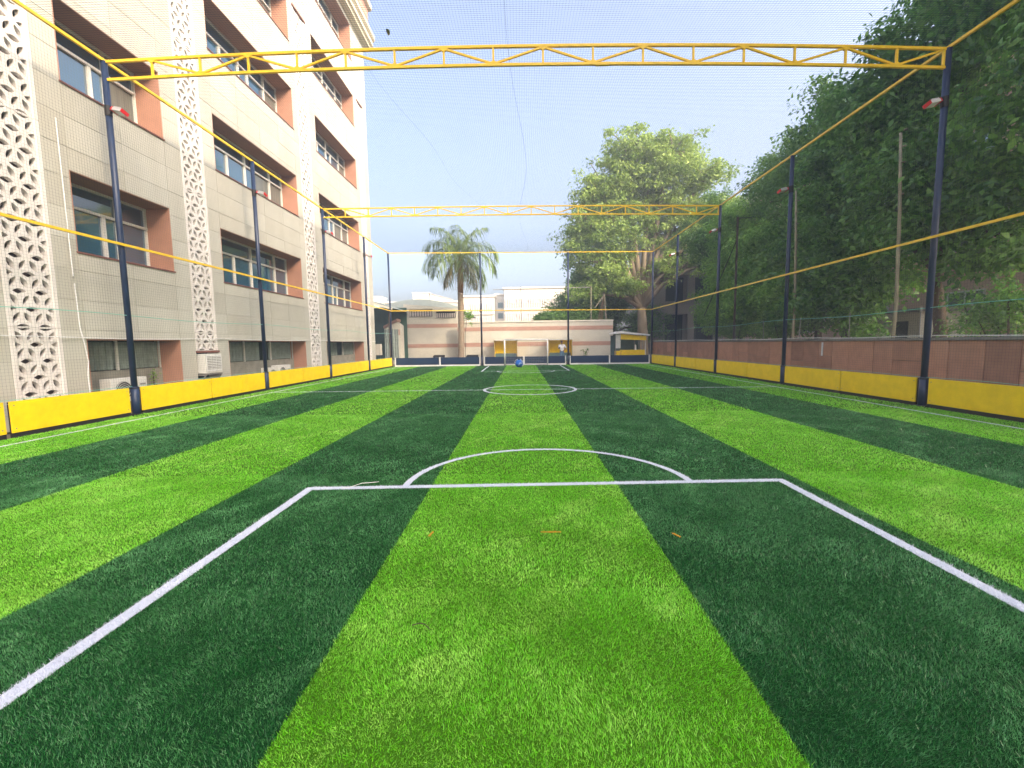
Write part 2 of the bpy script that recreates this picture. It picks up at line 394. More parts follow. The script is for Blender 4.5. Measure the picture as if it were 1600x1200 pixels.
def strip_base(pts, w, z):
    P = [Vector((p[0], p[1], 0)) for p in pts]; vs = []; n = len(P)
    for i, p in enumerate(P):
        d0 = (P[i] - P[i-1]).normalized() if i else None; d1 = (P[i+1] - P[i]).normalized() if i < n-1 else None
        n0 = Vector((-d0.y, d0.x, 0)) if d0 else None; n1 = Vector((-d1.y, d1.x, 0)) if d1 else None
        nn = n0 or n1
        if n0 and n1: nn = (n0 + n1).normalized(); nn = nn / max(.4, nn.dot(n0))
        vs += [p + nn * w / 2 + Vector((0, 0, z)), p - nn * w / 2 + Vector((0, 0, z))]
    return np.array([tuple(v) for v in vs]), np.array([q for i in range(n-1) for q in (2*i, 2*i+1, 2*i+3, 2*i, 2*i+3, 2*i+2)])
for mi, (nm, lb, pts, w, m) in enumerate(MARKS):
    V0, L0 = strip_base(pts, w, .004 + .0006 * mi)
    vs = [V0]; ts = [np.full(len(V0), .4)]
    for a, b in zip(pts[:-1], pts[1:]):
        A = np.array(a); B = np.array(b); ln = np.hypot(*(B - A))
        for (y0, y1, xm, dens, bw, bh) in ZONES:
            n = int(ln * w * dens * 1.25)
            if n < 1: 
                n = 1 if random.random() < ln * w * dens * 1.25 else 0
            t = rng.uniform(0, 1, n); nv = np.array([-(B - A)[1], (B - A)[0]]) / max(ln, 1e-6)
            p = A + t[:, None] * (B - A) + np.clip(rng.normal(0, .33, n), -.52, .52)[:, None] * w * nv
            p = p[(p[:, 1] > y0) & (p[:, 1] <= y1)]
            if len(p):
                v, tt = blades(p, bw * 1.15, bh * 1.05, 0); vs.append(v); ts.append(tt)
    V = np.concatenate(vs); T = np.concatenate(ts); L = np.concatenate([L0, np.arange(len(V0), len(V))])
    tag(npmesh(nm, V, 3, L, m, T), lb, kind='structure')

# ------------------------------------------------------------------ left building
XF = -9.70
bld = thing('office_building', 'tall cream stone building with white lattice strips along the left side', 'building', (XF, 18, 0))
XG = XF - .70
BAYS = [(2.2, 7.45, 6), (9.6, 12.3, 4), (14.35, 19.58, 6), (21.7, 26.9, 6)]
JALI = [(8.12, 9.08, -.02), (12.87, 13.82, 1.43), (20.02, 21.08, -.02), (27.42, 28.3, -.02)]
ROWS = [(-.02, 1.75), (3.66, 5.38), (7.20, 8.92), (10.85, 12.50), (14.43, 16.13), (18.08, 20.0)]
YE0, YE1, ZT, JT = 1.6, 29.05, 20.2, 16.15
body = MB()
body.box(XG - 14, XG - .06, YE0, YE1, -.05, ZT + 1.5)
cuts = []
for y0, y1, n in BAYS: cuts.append((y0, y1, 'b'))
for y0, y1, z0 in JALI: cuts.append((y0, y1, ('j', z0)))
cuts.sort(key=lambda c: c[0])
regions = []; y = YE0
for y0, y1, k in cuts:
    regions.append((y, y0, -.02, ZT))
    if k == 'b':
        zz = [ROWS[i][1] for i in range(6)]; zb = [ROWS[i][0] for i in range(1, 6)] + [ZT]
        for a, b in zip(zz, zb): regions.append((y0, y1, a, b))
    else:
        regions.append((y0, y1, JT, ZT))
        if k[1] > 0: regions.append((y0, y1, -.02, k[1] - .85))
    y = y1
regions.append((y, YE1, -.02, ZT))
for (a, b, z0, z1) in regions: body.box(XG - .06 - .001, XF - .022, a, b, z0, z1)
body.build('wall', 'tile_back', bld)
tiles = []
CH = .65
for (a, b, z0, z1) in regions:
    nw = max(1, round((b - a) / 1.31)); w = (b - a) / nw
    zs = [z0] + [k * CH for k in range(0, 40) if z0 + .12 < k * CH < z1 - .12] + [z1]
    for zi in range(len(zs) - 1):
        for k in range(nw):
            tiles.append((a + k * w, a + (k + 1) * w, zs[zi], zs[zi + 1]))
def tile_size(t):
    c = ((t[0] + t[1]) / 2, (t[2] + t[3]) / 2); d2 = c[0] ** 2 + 94 + c[1] ** 2
    vis = 1 if (c[0] > 7.3 and c[1] < .83 * c[0] + 4) else .01
    return vis * (t[1] - t[0]) * (t[3] - t[2]) / d2 ** 1.2
tiles.sort(key=tile_size, reverse=True)
TM = {}
rest = MB(); G_ = .0032
for i, t in enumerate(tiles):
    w = round(t[1] - t[0], 3); h = round(t[3] - t[2], 3); d = random.uniform(-.003, .003)
    if i < 296:
        if (w, h) not in TM:
            q = MB(); q.bbox(-.02, 0, G_, w - G_, G_, h - G_, .0025)
            me = bpy.data.meshes.new('stone_tile'); me.from_pydata(q.v, [], q.f); me.materials.append(MT['tile']); TM[(w, h)] = me
        place(TM[(w, h)], 'stone_tile', (XF + d, t[0], t[2]), bld)
    else:
        rest.box(XF - .02 + d, XF + d, t[0] + G_, t[1] - G_, t[2] + G_, t[3] - G_)
rr = rest.build('stone_cladding', 'tile', bld); rr['kind'] = 'stuff'

def window(y0, y1, z0, z1, ncol, curt):
    fr = MB(); x = XG; fw = .055
    cols = []
    if ncol == 4: fr_w = [.45, .95, .40, .90]
    else: fr_w = [.62, .8, .9, .5, .95, .85]
    tot = sum(fr_w); ys = [y0]
    for q in fr_w: ys.append(ys[-1] + q / tot * (y1 - y0))
    zt = z0 + (z1 - z0) * .66
    for k, yy in enumerate(ys):
        ww = fw if k in (0, len(ys) - 1) else .045
        fr.box(x - .04, x + .04 + .002 * (k % 2), yy - ww if k else yy, yy + (ww if k < len(ys) - 1 else 0), z0, zt)
    tops = [0, 1, 3, 4] if ncol == 4 else [0, 1, 3, 5, 6]
    for k in tops:
        yy = ys[k]
        fr.box(x - .04, x + .043, yy - (.05 if k else 0), yy + (.05 if k < len(ys) - 1 else 0), zt + .06, z1)
    fr.box(x - .045, x + .055, y0, y1, zt, zt + .06)
    fr.box(x - .045, x + .05, y0, y1, z1 - .055, z1 - .001)
    fr.box(x - .045, x + .05, y0, y1, z0 + .001, z0 + .055)
    wn = fr.build('window', 'frame', bld)
    for k in range(len(ys) - 1):
        MB().box(x - .03, x - .012, ys[k] + .02, ys[k + 1] - .02, z0 + .03, zt + .01).build('pane', 'curtain' if k in curt else 'glass', wn)
    for k in range(len(tops) - 1):
        MB().box(x - .03, x - .014, ys[tops[k]] + .02, ys[tops[k + 1]] - .02, zt + .03, z1 - .03).build('pane', 'glass', wn)
for bi, (y0, y1, n) in enumerate(BAYS):
    for ri, (z0, z1) in enumerate(ROWS):
        # lining of the opening
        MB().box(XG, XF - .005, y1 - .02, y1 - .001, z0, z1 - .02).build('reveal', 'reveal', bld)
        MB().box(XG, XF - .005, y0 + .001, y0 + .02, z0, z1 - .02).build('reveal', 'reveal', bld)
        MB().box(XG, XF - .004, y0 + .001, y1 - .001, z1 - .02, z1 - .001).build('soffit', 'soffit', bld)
        if ri > 0:
            MB().box(XG, XF + .025, y0 - .02, y1 + .02, z0 - .035, z0 + .004).build('sill', 'sill', bld)
            curt = {(1, 3): (3,), (1, 2): (3,), (2, 2): (4, 5), (2, 3): (5,), (3, 3): (5,), (3, 2): (4, 5), (3, 1): (), (2, 1): ()}.get((bi, ri), (n - 1,) if ri > 2 else ())
            window(y0 + .021, y1 - .021, z0 + .006, z1 - .021, n, curt)
        else:
            MB().box(XG - .05, XG + .12, y0 + .02, y1 - .02, z0, .98).build('low_wall', 'plaster', bld)
            MB().box(XG - .055, XG - .05, y0 + .02, y1 - .02, .98, z1 - .02).build('room_back', 'room', bld)
            fr = MB()
            for yy in np.linspace(y0 + .02, y1 - .02, 4 if n == 6 else 3): fr.box(XG + .06, XG + .10, yy - .03 if yy > y0 + .1 else yy, yy + .03 if yy < y1 - .1 else yy, .981, z1 - .021)
            wn = fr.build('window_frame', 'frame', bld)
            npl = int((y1 - y0) / .045); d = None
            pts = [(XG + .01 + .035 * math.sin(k * 1.9 + 1.3 * math.sin(k * .37)), y0 + .03 + (y1 - y0 - .06) * k / npl) for k in range(npl + 1)]
            for k in range(npl):
                a, b = pts[k], pts[k + 1]
                if (math.sin(k * .21) + math.sin(k * .09 + 1)) > .9:
                    if d and d.v: d.build('curtain', 'drape', bld)
                    d = None; continue
                d = d or MB()
                d.add([(a[0], a[1], 1.0), (b[0], b[1], 1.0), (b[0], b[1], z1 - .05), (a[0], a[1], z1 - .05)], [(0, 1, 2, 3)])
            if d and d.v: d.build('curtain', 'drape', bld)

# lattice strips
def jali_panel(w, h):
    """white stone panel pierced by rows of six-petalled flowers"""
    fr = .085; iw = w - 2 * fr; a = iw / 2; rowh = a * math.sqrt(3) / 2
    nrow = max(1, round((h - .03) / rowh)); rowh = (h - .03) / nrow
    mb = MB()
    def bite(p, q, c):
        """inward-bulging edge from p to q"""
        p = Vector(p); q = Vector(q); c = Vector(c); d = q - p; L = d.length; nrm = Vector((-d.y, d.x)).normalized()
        if nrm.dot(c - p) < 0: nrm = -nrm
        out = []
        for k in range(7):
            t = .19 + .62 * k / 6; s_ = (t - .19) / .62
            out.append(p + d * t + nrm * (.135 * L * max(0, math.sin(math.pi * s_)) ** .9))
        return out
    def clip(poly, x, keep_less):
        out = []; n = len(poly)
        for i in range(n):
            A, B = poly[i], poly[(i + 1) % n]; ia = (A.x <= x) == keep_less or abs(A.x - x) < 1e-9; ib = (B.x <= x) == keep_less or abs(B.x - x) < 1e-9
            if ia: out.append(A)
            if ia != ib:
                t = (x - A.x) / (B.x - A.x); out.append(A + (B - A) * t)
        return out
    D = .10
    for r in range(nrow):
        z0 = .015 + r * rowh; z1 = z0 + rowh; off = 0 if r % 2 == 0 else a / 2
        tri = []
        for k in range(-1, 4):
            xb = k * a + off
            tri.append(((xb, z0), (xb + a, z0), (xb + a / 2, z1)))
            tri.append(((xb + a / 2, z1), (xb + a + a / 2, z1), (xb + a, z0)))
        for T in tri:
            c = ((T[0][0] + T[1][0] + T[2][0]) / 3, (T[0][1] + T[1][1] + T[2][1]) / 3)
            poly = [Vector(T[0])] + bite(T[0], T[1], c) + [Vector(T[1])] + bite(T[1], T[2], c) + [Vector(T[2])] + bite(T[2], T[0], c)
            if max(p.x for p in poly) <= .01 or min(p.x for p in poly) >= iw - .01: continue
            if min(p.x for p in poly) < 0: poly = clip(poly, 0, False)
            if max(p.x for p in poly) > iw: poly = clip(poly, iw, True)
            if len(poly) < 3: continue
            tr = tessellate_polygon([[Vector((p.x, p.y, 0)) for p in poly]])
            n = len(poly); vs = [(0, fr + p.x, p.y) for p in poly] + [(-D, fr + p.x, p.y) for p in poly]
            fs = [t for t in tr] + [(i, (i + 1) % n, n + (i + 1) % n, n + i) for i in range(n) if min((poly[j] - Vector(q)).length for j in (i, (i + 1) % n) for q in T) > 1e-6]
            mb.add(vs, fs)
    mb.bbox(-D - .02, .025, 0, fr, .003, h - .003, .006); mb.bbox(-D - .02, .025, w - fr, w, .003, h - .003, .006)
    mb.box(-D, .004, fr, w - fr, .003, .018); mb.box(-D, .004, fr, w - fr, h - .018, h - .003)
    me = bpy.data.meshes.new('lattice_panel'); me.from_pydata(mb.v, [], mb.f); me.materials.append(MT['jali'])
    return me
for (y0, y1, zb) in JALI:
    w = y1 - y0
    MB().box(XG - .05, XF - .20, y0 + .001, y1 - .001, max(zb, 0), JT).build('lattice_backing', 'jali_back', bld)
    PH = 2.08; me = jali_panel(w, PH); z = 1.97 - PH; zs = []
    while z < JT - .1: zs.append(z); z += PH
    first = True
    for z in zs:
        za = max(z, zb); zc = min(z + PH, JT)
        if zc - za < .15: continue
        if abs(zc - za - PH) < .02: place(me, 'lattice_panel', (XF - .02, y0, za), bld)
        else:
            place(jali_panel(w, zc - za), 'lattice_panel', (XF - .02, y0, za), bld)
    MB().box(XF - .15, XF + .05, y0 - .03, y1 + .03, JT - .02, JT + .05).build('lattice_cap', 'sill', bld)
    if zb > 0:
        MB().box(XF - .15, XF + .04, y0 - .02, y1 + .02, zb - .06, zb - .001).build('lattice_cap', 'sill', bld)
        MB().box(XG - .05, XF - .35, y0 + .001, y1 - .001, zb - .85, zb).build('recess_back', 'room', bld)

# cornice and parapet
c = MB(); c.prism([(XF + .0, 20.2), (XF + .35, 20.28), (XF + .35, 20.42), (XF + .48, 20.5), (XF + .48, 20.72), (XF + .62, 20.85), (XF + .62, 21.05), (XF - 1, 21.05), (XF - 1, 20.2)], 'y', YE0, YE1 + .55)
c.build('cornice', 'cornice', bld)
MB().box(XF - 13, XF + .30, YE0, YE1 + .3, 21.05, 22.5).build('parapet', 'pink_parapet', bld)
MB().prism([(XF + .2, 22.5), (XF + .5, 22.6), (XF + .5, 22.9), (XF - 13, 22.9), (XF - 13, 22.5)], 'y', YE0, YE1 + .5).build('parapet_cap', 'cornice', bld)
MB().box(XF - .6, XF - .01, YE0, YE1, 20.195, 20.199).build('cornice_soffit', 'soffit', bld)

# white conduit, cable on the facade
q = MB(); q.tube([(XF + .03, 9.40, 6.35), (XF + .03, 9.42, 3.1)], .012, 6); q.tube([(XF + .03, 9.43, 2.95), (XF + .03, 9.45, 2.0), (XF + .05, 9.50, 1.6), (XF + .03, 9.56, 1.25), (XF + .03, 9.52, .95), (XF + .03, 9.53, .1)], .012, 6)
tag(q.build('conduit_pipe', 'white'), 'thin white conduit running down the facade beside the nearest window bay', 'pipe')
q = MB(); pts = [(XF + .045 + (.02 if 8 < yy < 9.1 else 0), yy, 1.78 + .02 * math.sin(yy)) for yy in np.linspace(4, 29, 60)]
q.tube(pts, .011, 5); tag(q.build('wall_cable', 'white'), 'thin white cable strung along the facade above the ground floor openings', 'cable')

# window air conditioner under the second lattice strip
ac = thing('window_air_conditioner', 'white window air conditioner hanging under the middle lattice strip', 'air conditioner', (XF, 13.3, .72))
MB().bbox(XF - .34, XF + .20, 12.93, 13.68, .74, 1.33, .012).build('casing', 'offwhite', ac)
gr = MB(); gr.box(XF + .201, XF + .212, 12.98, 13.63, .80, 1.28); gr.build('front_panel', 'white', ac)
for a, b in ((13.00, 13.19), (13.21, 13.40), (13.42, 13.61)):
    d = MB().box(XF + .213, XF + .216, a, b, .86, 1.26).build('grille_back', 'steel', ac)
    for k in range(8): MB().box(XF + .217, XF + .230, a, b, .87 + k * .05, .895 + k * .05).build('grille_slat', 'white', ac)
st = MB()
for yy in (12.96, 13.64): st.bar((XF - .3, yy, .70), (XF + .2, yy, .70), .04); st.bar((XF + .18, yy, .7), (XF - .02, yy, .36), .03)
st.bar((XF + .19, 12.94, .72), (XF + .19, 13.66, .72), .03); st.bar((XF + .02, 12.94, .45), (XF + .02, 13.66, .45), .03)
st.build('bracket', 'steel', ac)
# outdoor units standing in the ground-floor recesses
def outdoor(y0, y1, x0, zt, label):
    o = thing('outdoor_air_conditioner', label, 'air conditioner', (x0, (y0 + y1) / 2, 0), 'outdoor air conditioner units behind the left boards')
    MB().bbox(x0 - .15, x0 + .15, y0, y1, zt - .58, zt, .012).build('casing', 'offwhite', o)
    yc = y0 + .32
    MB().tube([(x0 + .152, yc, zt - .3), (x0 + .156, yc, zt - .3)], .23, 20).build('fan_opening', 'black', o)
    gg = MB()
    for r_ in (.07, .12, .17, .22): gg.tube([(x0 + .165, yc + r_ * math.cos(t), zt - .3 + r_ * math.sin(t)) for t in np.linspace(0, 6.283, 17)], .006, 4, False)
    gg.build('fan_grille', 'offwhite', o)
    MB().box(x0 + .151, x0 + .153, y1 - .22, y1 - .05, zt - .2, zt - .16).build('badge', 'steel', o)
    MB().box(x0 - .152, x0 - .12, y0 + .05, y1 - .05, zt - .5, zt - .08).build('coil', 'steel', o)
    ff = MB(); ff.box(x0 - .12, x0 + .12, y0 + .08, y0 + .16, -.05, zt - .58); ff.box(x0 - .12, x0 + .12, y1 - .16, y1 - .08, -.05, zt - .58); ff.build('stand', 'steel', o)
outdoor(10.15, 11.15, XF - .22, .80, 'white outdoor air conditioner in the recess behind the pole nearest on the left')
outdoor(17.35, 18.3, XF - .22, .76, 'white outdoor air conditioner in the middle ground floor recess, right one')
outdoor(16.7, 17.25, XF - .25, .70, 'white outdoor air conditioner in the middle ground floor recess, left smaller one')

# ------------------------------------------------------------------ cage: poles, rails, trusses, nets, boards
PYS = [9.95, 15.22, 20.45, 25.75, 30.42]
XP = 9.03
def topz(x): return 7.65 - .1 * x / XP
def make_pole(x, y, label, group, h=None):
    h = h or topz(x)
    o = thing('steel_pole', label, 'pole', (x, y, 0), group)
    MB().tube([(x, y, .62), (x, y, h)], .062, 14).build('shaft', 'navy', o, True)
    MB().tube([(x, y, -.05), (x, y, .64)], .082, 14).build('base_sleeve', 'navy', o, True)
    MB().bbox(x - .14, x + .14, y - .14, y + .14, -.05, .012, .004).build('base_plate', 'black', o)
    MB().tube([(x, y, h - .002), (x, y, h + .012)], .07, 14).build('cap', 'navy', o)
    MB().tube([(x, y, .60), (x, y, .625)], .088, 14).build('clamp', 'black', o)
    MB().tube([(x, y, .496 * h - .02), (x, y, .496 * h + .02)], .07, 14).build('clamp', 'navy', o)
    return o
for i, y in enumerate(PYS):
    for s, sd in ((-1, 'left'), (1, 'right')):
        if i == 4: lab = f'navy steel corner pole at the far {sd} corner of the pitch'
        elif i == 0: lab = f'navy steel pole on the {sd} side nearest the camera'
        else: lab = f'navy steel pole on the {sd} side, {NTH[i]} from the camera'
        make_pole(s * XP, y, lab, 'navy poles around the pitch')
make_pole(-2.72, 30.42, 'navy steel pole on the far end to the left of the goal', 'navy poles around the pitch')
make_pole(3.28, 30.42, 'navy steel pole on the far end to the right of the goal by the man', 'navy poles around the pitch')
YB = -4.0
for s, sd in ((-1, 'left'), (1, 'right')):
    x = s * XP; zt = topz(x)
    tag(MB().bar((x, YB, zt + .03), (x, 30.42, zt + .03), .055).build('top_rail', 'yellow_metal'), f'yellow steel top rail along the {sd} side of the cage', 'rail')
    zm = 3.86 if s < 0 else 3.70
    tag(MB().bar((x - s * .085, YB, zm), (x - s * .085, 30.36, zm), .05).build('middle_rail', 'yellow_metal'), f'yellow steel middle rail along the {sd} side of the cage', 'rail')
tag(MB().bar((-XP, 30.42, 7.78), (XP, 30.42, 7.58), .05).build('top_rail', 'yellow_metal'), 'yellow steel top rail across the far end of the cage', 'rail')
tag(MB().bar((-XP + .1, 30.33, 3.86), (XP - .1, 30.33, 3.70), .05).build('middle_rail', 'yellow_metal'), 'yellow steel middle rail across the far end of the cage', 'rail')

def truss(y, rise, label):
    o = thing('roof_truss', label, 'truss', (0, y, 7.4), 'yellow trusses across the cage')
    NP = 17
    def X(k): return -XP + 2 * XP * k / NP
    def zt(x): return topz(x) + rise * (1 - (x / XP) ** 2)
    D = .37
    K = list(range(NP + 1))
    ch = MB(); cb = MB(); w = .052
    segs = 34; xs = [-XP + 2 * XP * k / segs for k in range(segs + 1)]
    def chord(mb, dz):
        b = len(mb.v)
        for x in xs:
            z = zt(x) + dz
            mb.v += [(x, y - w/2, z - w/2), (x, y + w/2, z - w/2), (x, y + w/2, z + w/2), (x, y - w/2, z + w/2)]
        for k in range(segs):
            for j in range(4):
                p = b + 4*k + j; q = b + 4*k + (j+1) % 4; mb.f.append((p, q, q + 4, p + 4))
        mb.f += [(b, b+1, b+2, b+3), tuple(b + 4*segs + j for j in (3, 2, 1, 0))]
    chord(ch, 0); chord(cb, -D)
    ch.build('top_chord', 'yellow_metal', o); cb.build('bottom_chord', 'yellow_metal', o)
    for k in range(1, NP + 1):
        x = X(k) - (.09 if k == NP else 0)
        MB().bar((x, y, zt(x) - D + .026), (x, y, zt(x) - .026), .04).build('post', 'yellow_metal', o)
        if k < NP:
            xa, xb = X(k), X(k + 1) - (.11 if k + 1 == NP else 0)
            za, zb_ = (zt(xa) - .03, zt(xb) - D + .03) if k % 2 == 1 else (zt(xa) - D + .03, zt(xb) - .03)
            MB().bar((xa + .02, y + .003, za), (xb - .02, y + .003, zb_), .038).build('diagonal', 'yellow_metal', o)
        top = k % 2 == 1
        if k < NP:
            zz = zt(x) - .026 if top else zt(x) - D + .026; dz = -.05 if top else .05
            MB().prism([(x - .10, zz), (x + .10, zz), (x + .03, zz + dz), (x - .03, zz + dz)], 'y', y - .024, y + .024).build('gusset_plate', 'yellow_metal', o)
    MB().box(1.65, 1.95, y - .032, y + .032, zt(1.8) - D - .034, zt(1.8) - D + .024).build('splice_plate', 'yellow_metal', o)
    return o
truss(9.95, .19, 'yellow steel truss across the cage nearest the camera')
truss(20.45, .06, 'yellow steel truss across the cage farther from the camera')

# floodlights
def floodlight(x, y, z, s, label):
    o = thing('floodlight', label, 'floodlight', (x, y, z), 'floodlights on the side poles')
    d = Vector((s, -.25, -.28)).normalized(); up = Vector((0, 0, 1)); side = d.cross(up).normalized(); nrm = side.cross(d)
    if nrm.z > 0: nrm = -nrm
    nrm = (nrm + Vector((0, -.35, 0))).normalized(); side = nrm.cross(d).normalized(); nrm = d.cross(side)
    c0 = Vector((x, y, z)) + Vector((s * .16, -.04, 0))
    def obox(mb, a0, a1, b0, b1, c0_, c1):
        vs = [c0 + d * a + side * b + nrm * c for c in (c0_, c1) for (a, b) in ((a0, b0), (a1, b0), (a1, b1), (a0, b1))]
        mb.add(vs, [(0, 3, 2, 1), (4, 5, 6, 7), (0, 1, 5, 4), (1, 2, 6, 5), (2, 3, 7, 6), (3, 0, 4, 7)])
    h = MB(); obox(h, .05, .31, -.08, .08, -.03, .03)
    for k in range(5): obox(h, .07 + k * .042, .085 + k * .042, -.08, .08, -.06, -.03)
    h.build('housing', 'silver', o)
    for a0, a1, bb in ((.01, .05, .082), (.312, .326, .082)):
        e = MB(); obox(e, a0, a1, -bb, bb, -.038, .038); e.build('end_cap', 'red', o)
    l = MB(); obox(l, .06, .30, -.08, .08, .031, .036); l.build('lens', 'lens', o)
    b = MB(); b.bar(Vector((x, y, z + .02)), c0 + d * .02, .035); b.tube([(x, y, z - .10), (x, y, z + .12)], .069, 12); b.build('bracket', 'black', o)
for i in range(4):
    for s, sd in ((-1, 'left'), (1, 'right')):
        zz = 6.72 if s < 0 else 6.48
        floodlight(s * XP, PYS[i], zz, -s, f'red capped floodlight on the {NTH[i]} pole from the camera on the {sd} side')

# nets
def net(name, label, P, nu, nv, r, sag=None, segu=8, segv=8):
    """cords of a net; P(u,v) -> point, nu cords across u, nv cords across v"""
    V = []; L = []; base = 0
    def strand(pts):
        nonlocal base
        p = np.array(pts); d = np.gradient(p, axis=0); d /= np.linalg.norm(d, axis=1)[:, None]
        a = np.array([0.37, .21, .9]); u = np.cross(d, a); u /= np.linalg.norm(u, axis=1)[:, None]; w = np.cross(d, u)
        n = len(p)
        for k in range(3):
            t = 2 * math.pi * k / 3; V.append(p + r * (math.cos(t) * u + math.sin(t) * w))
        i = np.arange(n - 1)
        for k in range(3):
            k2 = (k + 1) % 3
            L.append((base + np.stack([k * n + i, k * n + i + 1, k2 * n + i + 1, k2 * n + i], 1)).ravel())
        base += 3 * n
    for i in range(nu + 1):
        u = i / nu; strand([P(u, v) for v in np.linspace(0, 1, segv + 1)])
    for j in range(nv + 1):
        v = j / nv; strand([P(u, v) for u in np.linspace(0, 1, segu + 1)])
    V = np.concatenate(V); L = np.concatenate(L)
    o = npmesh(name, V, 4, L, 'net'); return tag(o, label, 'net')
def roofP(u, v):
    x = -XP + 2 * XP * u; y = YB + (30.42 - YB) * v
    z = topz(x) + .03 + .19 * (1 - (2 * u - 1) ** 2) * (1 - min(1, abs(y - 9.95) / 14)) - .16 * math.sin(math.pi * u) * abs(math.sin(math.pi * (y - 9.95) / 10.5))
    return (x, y, z + .03)
CELL = .058
net('roof_net', 'fine dark net stretched over the whole pitch as a roof', roofP, int(2 * XP / CELL), int(34.4 / CELL), .0019, segu=24, segv=40)
def sideP(s):
    def f(u, v):
        y = YB + (30.42 - YB) * u; z = .30 + (topz(s * XP) - .30) * v
        return (s * (XP + .075 + .02 * math.sin(y * 1.7) * math.sin(math.pi * v)), y, z)
    return f
net('side_net', 'fine dark net hanging along the left side of the pitch', sideP(-1), int(34.4 / CELL), int(7.3 / CELL), .0011, segu=40, segv=6)
net('side_net', 'fine dark net hanging along the right side of the pitch', sideP(1), int(34.4 / CELL), int(7.3 / CELL), .0011, segu=40, segv=6)
net('end_net', 'fine dark net hanging across the far end of the pitch', lambda u, v: (-XP + 2 * XP * u, 30.50, .3 + 7.3 * v), int(18 / .08), int(7.3 / .08), .0012, segu=6, segv=4)
def roofz(x, y): return roofP((x + XP) / (2 * XP), (y - YB) / (30.42 - YB))[2]
q = MB(); q.tube([(-.25 + .18 * math.sin(y * .5) + .02 * y, y, roofz(0, y) - .012) for y in np.linspace(YB, 30.4, 50)], .0035, 4)
tag(q.build('net_seam_cord', 'net'), 'dark seam cord running lengthwise through the middle of the roof net', 'cord')
q = MB(); q.tube([(-3.9 + .15 * (y - 7) + .1 * math.sin(y), y, roofz(-3, y) - .012) for y in np.linspace(7, 24, 30)], .002, 4)
tag(q.build('net_seam_cord', 'net'), 'thin dark seam cord slanting across the left half of the roof net', 'cord')
for s, sd in ((-1, 'left'), (1, 'right')):
    q = MB()
    q.tube([(s * (XP - .02), y, (2.27 if s < 0 else 2.17) + .03 * math.sin(y * .9)) for y in np.linspace(YB, 30.4, 60)], .008, 5)
    tag(q.build('net_rope', 'rope'), f'turquoise rope threaded through the {sd} net below the middle rail', 'rope')
    q = MB(); q.tube([(s * (XP - .0), y, .655 + .008 * math.sin(y * 2.3)) for y in np.linspace(YB, 30.4, 90)], .006, 4)
    tag(q.build('net_rope', 'rope'), f'thin pale rope at the net foot just above the {sd} yellow boards', 'rope')
# stray leaf caught in the roof net
lf = MB(); z = roofz(-2.6, 9.0) + .02; LX, LY = -.28, .75
lf.add([(-2.36 + LX + .6 * a, 8.62 + LY + .7 * b, z + c) for a, b, c in ((0, 0, 0), (.06, .1, .01), (.03, .24, 0), (-.06, .31, 0), (-.08, .18, .02), (-.05, .05, 0))], [(0, 1, 4, 5), (1, 2, 3, 4)])
tag(lf.build('dry_leaf', 'bamboo'), 'dry leaf caught on the roof net near the building corner', 'leaf')

# boards
def board(s, y0, y1, label, group):
    x = s * 9.0; f = x - s * .0
    o = thing('perimeter_board', label, 'board', (x, (y0 + y1) / 2, 0), group)
    xa, xb = sorted((x, x + s * .028))
    MB().bbox(xa, xb, y0, y1, .065, .625, .003).build('panel', 'yellow', o)
    for yy in (y0 + .06, y1 - .06):
        for zz in (.14, .55): MB().tube([(x - s * .004, yy, zz), (x + s * .001, yy, zz)], .011, 8).build('bolt', 'steel', o)
    b = MB(); xa, xb = sorted((x + s * .03, x + s * .065))
    for z0, z1 in ((.07, .105), (.58, .615)): b.box(xa, xb, y0 + .01, y1 - .01, z0, z1)
    for yy in np.linspace(y0 + .01, y1 - .05, 4): b.box(xa - .001, xb + .001, yy, yy + .04, -.05, .57)
    b.build('frame', 'black', o)
    xa, xb = sorted((x + s * .010, x + s * .026))
    MB().box(xa, xb, y0 + .002, y1 - .002, -.04, .06).build('kick_strip', 'black', o)
LB = [[(7.42, 9.77)], [(10.08, 12.42), (12.46, 13.82), (13.835, 15.08)], [(15.36, 17.80), (17.84, 20.32)], [(20.60, 22.9), (22.92, 25.62)], [(25.88, 28.25), (28.27, 30.3)]]
RB = [[(7.42, 9.80)], [(10.10, 12.45), (12.49, 15.08)], [(15.36, 17.55), (17.59, 20.30)], [(20.60, 22.74), (22.78, 25.60)], [(25.88, 27.83), (27.87, 30.3)]]
LB[0] = [(2.5, 4.85), (4.97, 7.33), (7.42, 9.77)]; RB[0] = [(4.7, 7.30), (7.42, 9.80)]
for bays, s, sd in ((LB, -1, 'left'), (RB, 1, 'right')):
    for bi, bb in enumerate(bays):
        for k, (a, b) in enumerate(bb):
            if bi == 0: lab = (f'yellow board on the {sd} side just in front of the nearest pole' if k == len(bb) - 1 else f'yellow board cut by the {sd} picture edge' if k == len(bb) - 2 else f'yellow board past the {sd} picture edge')
            else:
                pos = ['nearer', 'farther'] if len(bb) == 2 else ['nearest', 'middle', 'farthest']
                end = ['', 'first and second', 'second and third', 'third and fourth', 'fourth pole and the far corner'][bi]
                lab = f'yellow board on the {sd} side, {pos[k]} one between the {end}' + (' poles' if bi < 4 else '')
            board(s, a, b, lab, 'yellow boards along both sides')
EB = [(-8.78, -5.74), (-5.62, -2.92), (-2.52, .14), (.26, 3.06), (3.46, 6.10), (6.2, 8.85)]
el = ['at the far left corner', 'just left of the left end pole', 'behind the left goalpost', 'behind the right goalpost below the man', 'just right of the right end pole', 'below the yellow kiosk at the far right corner']
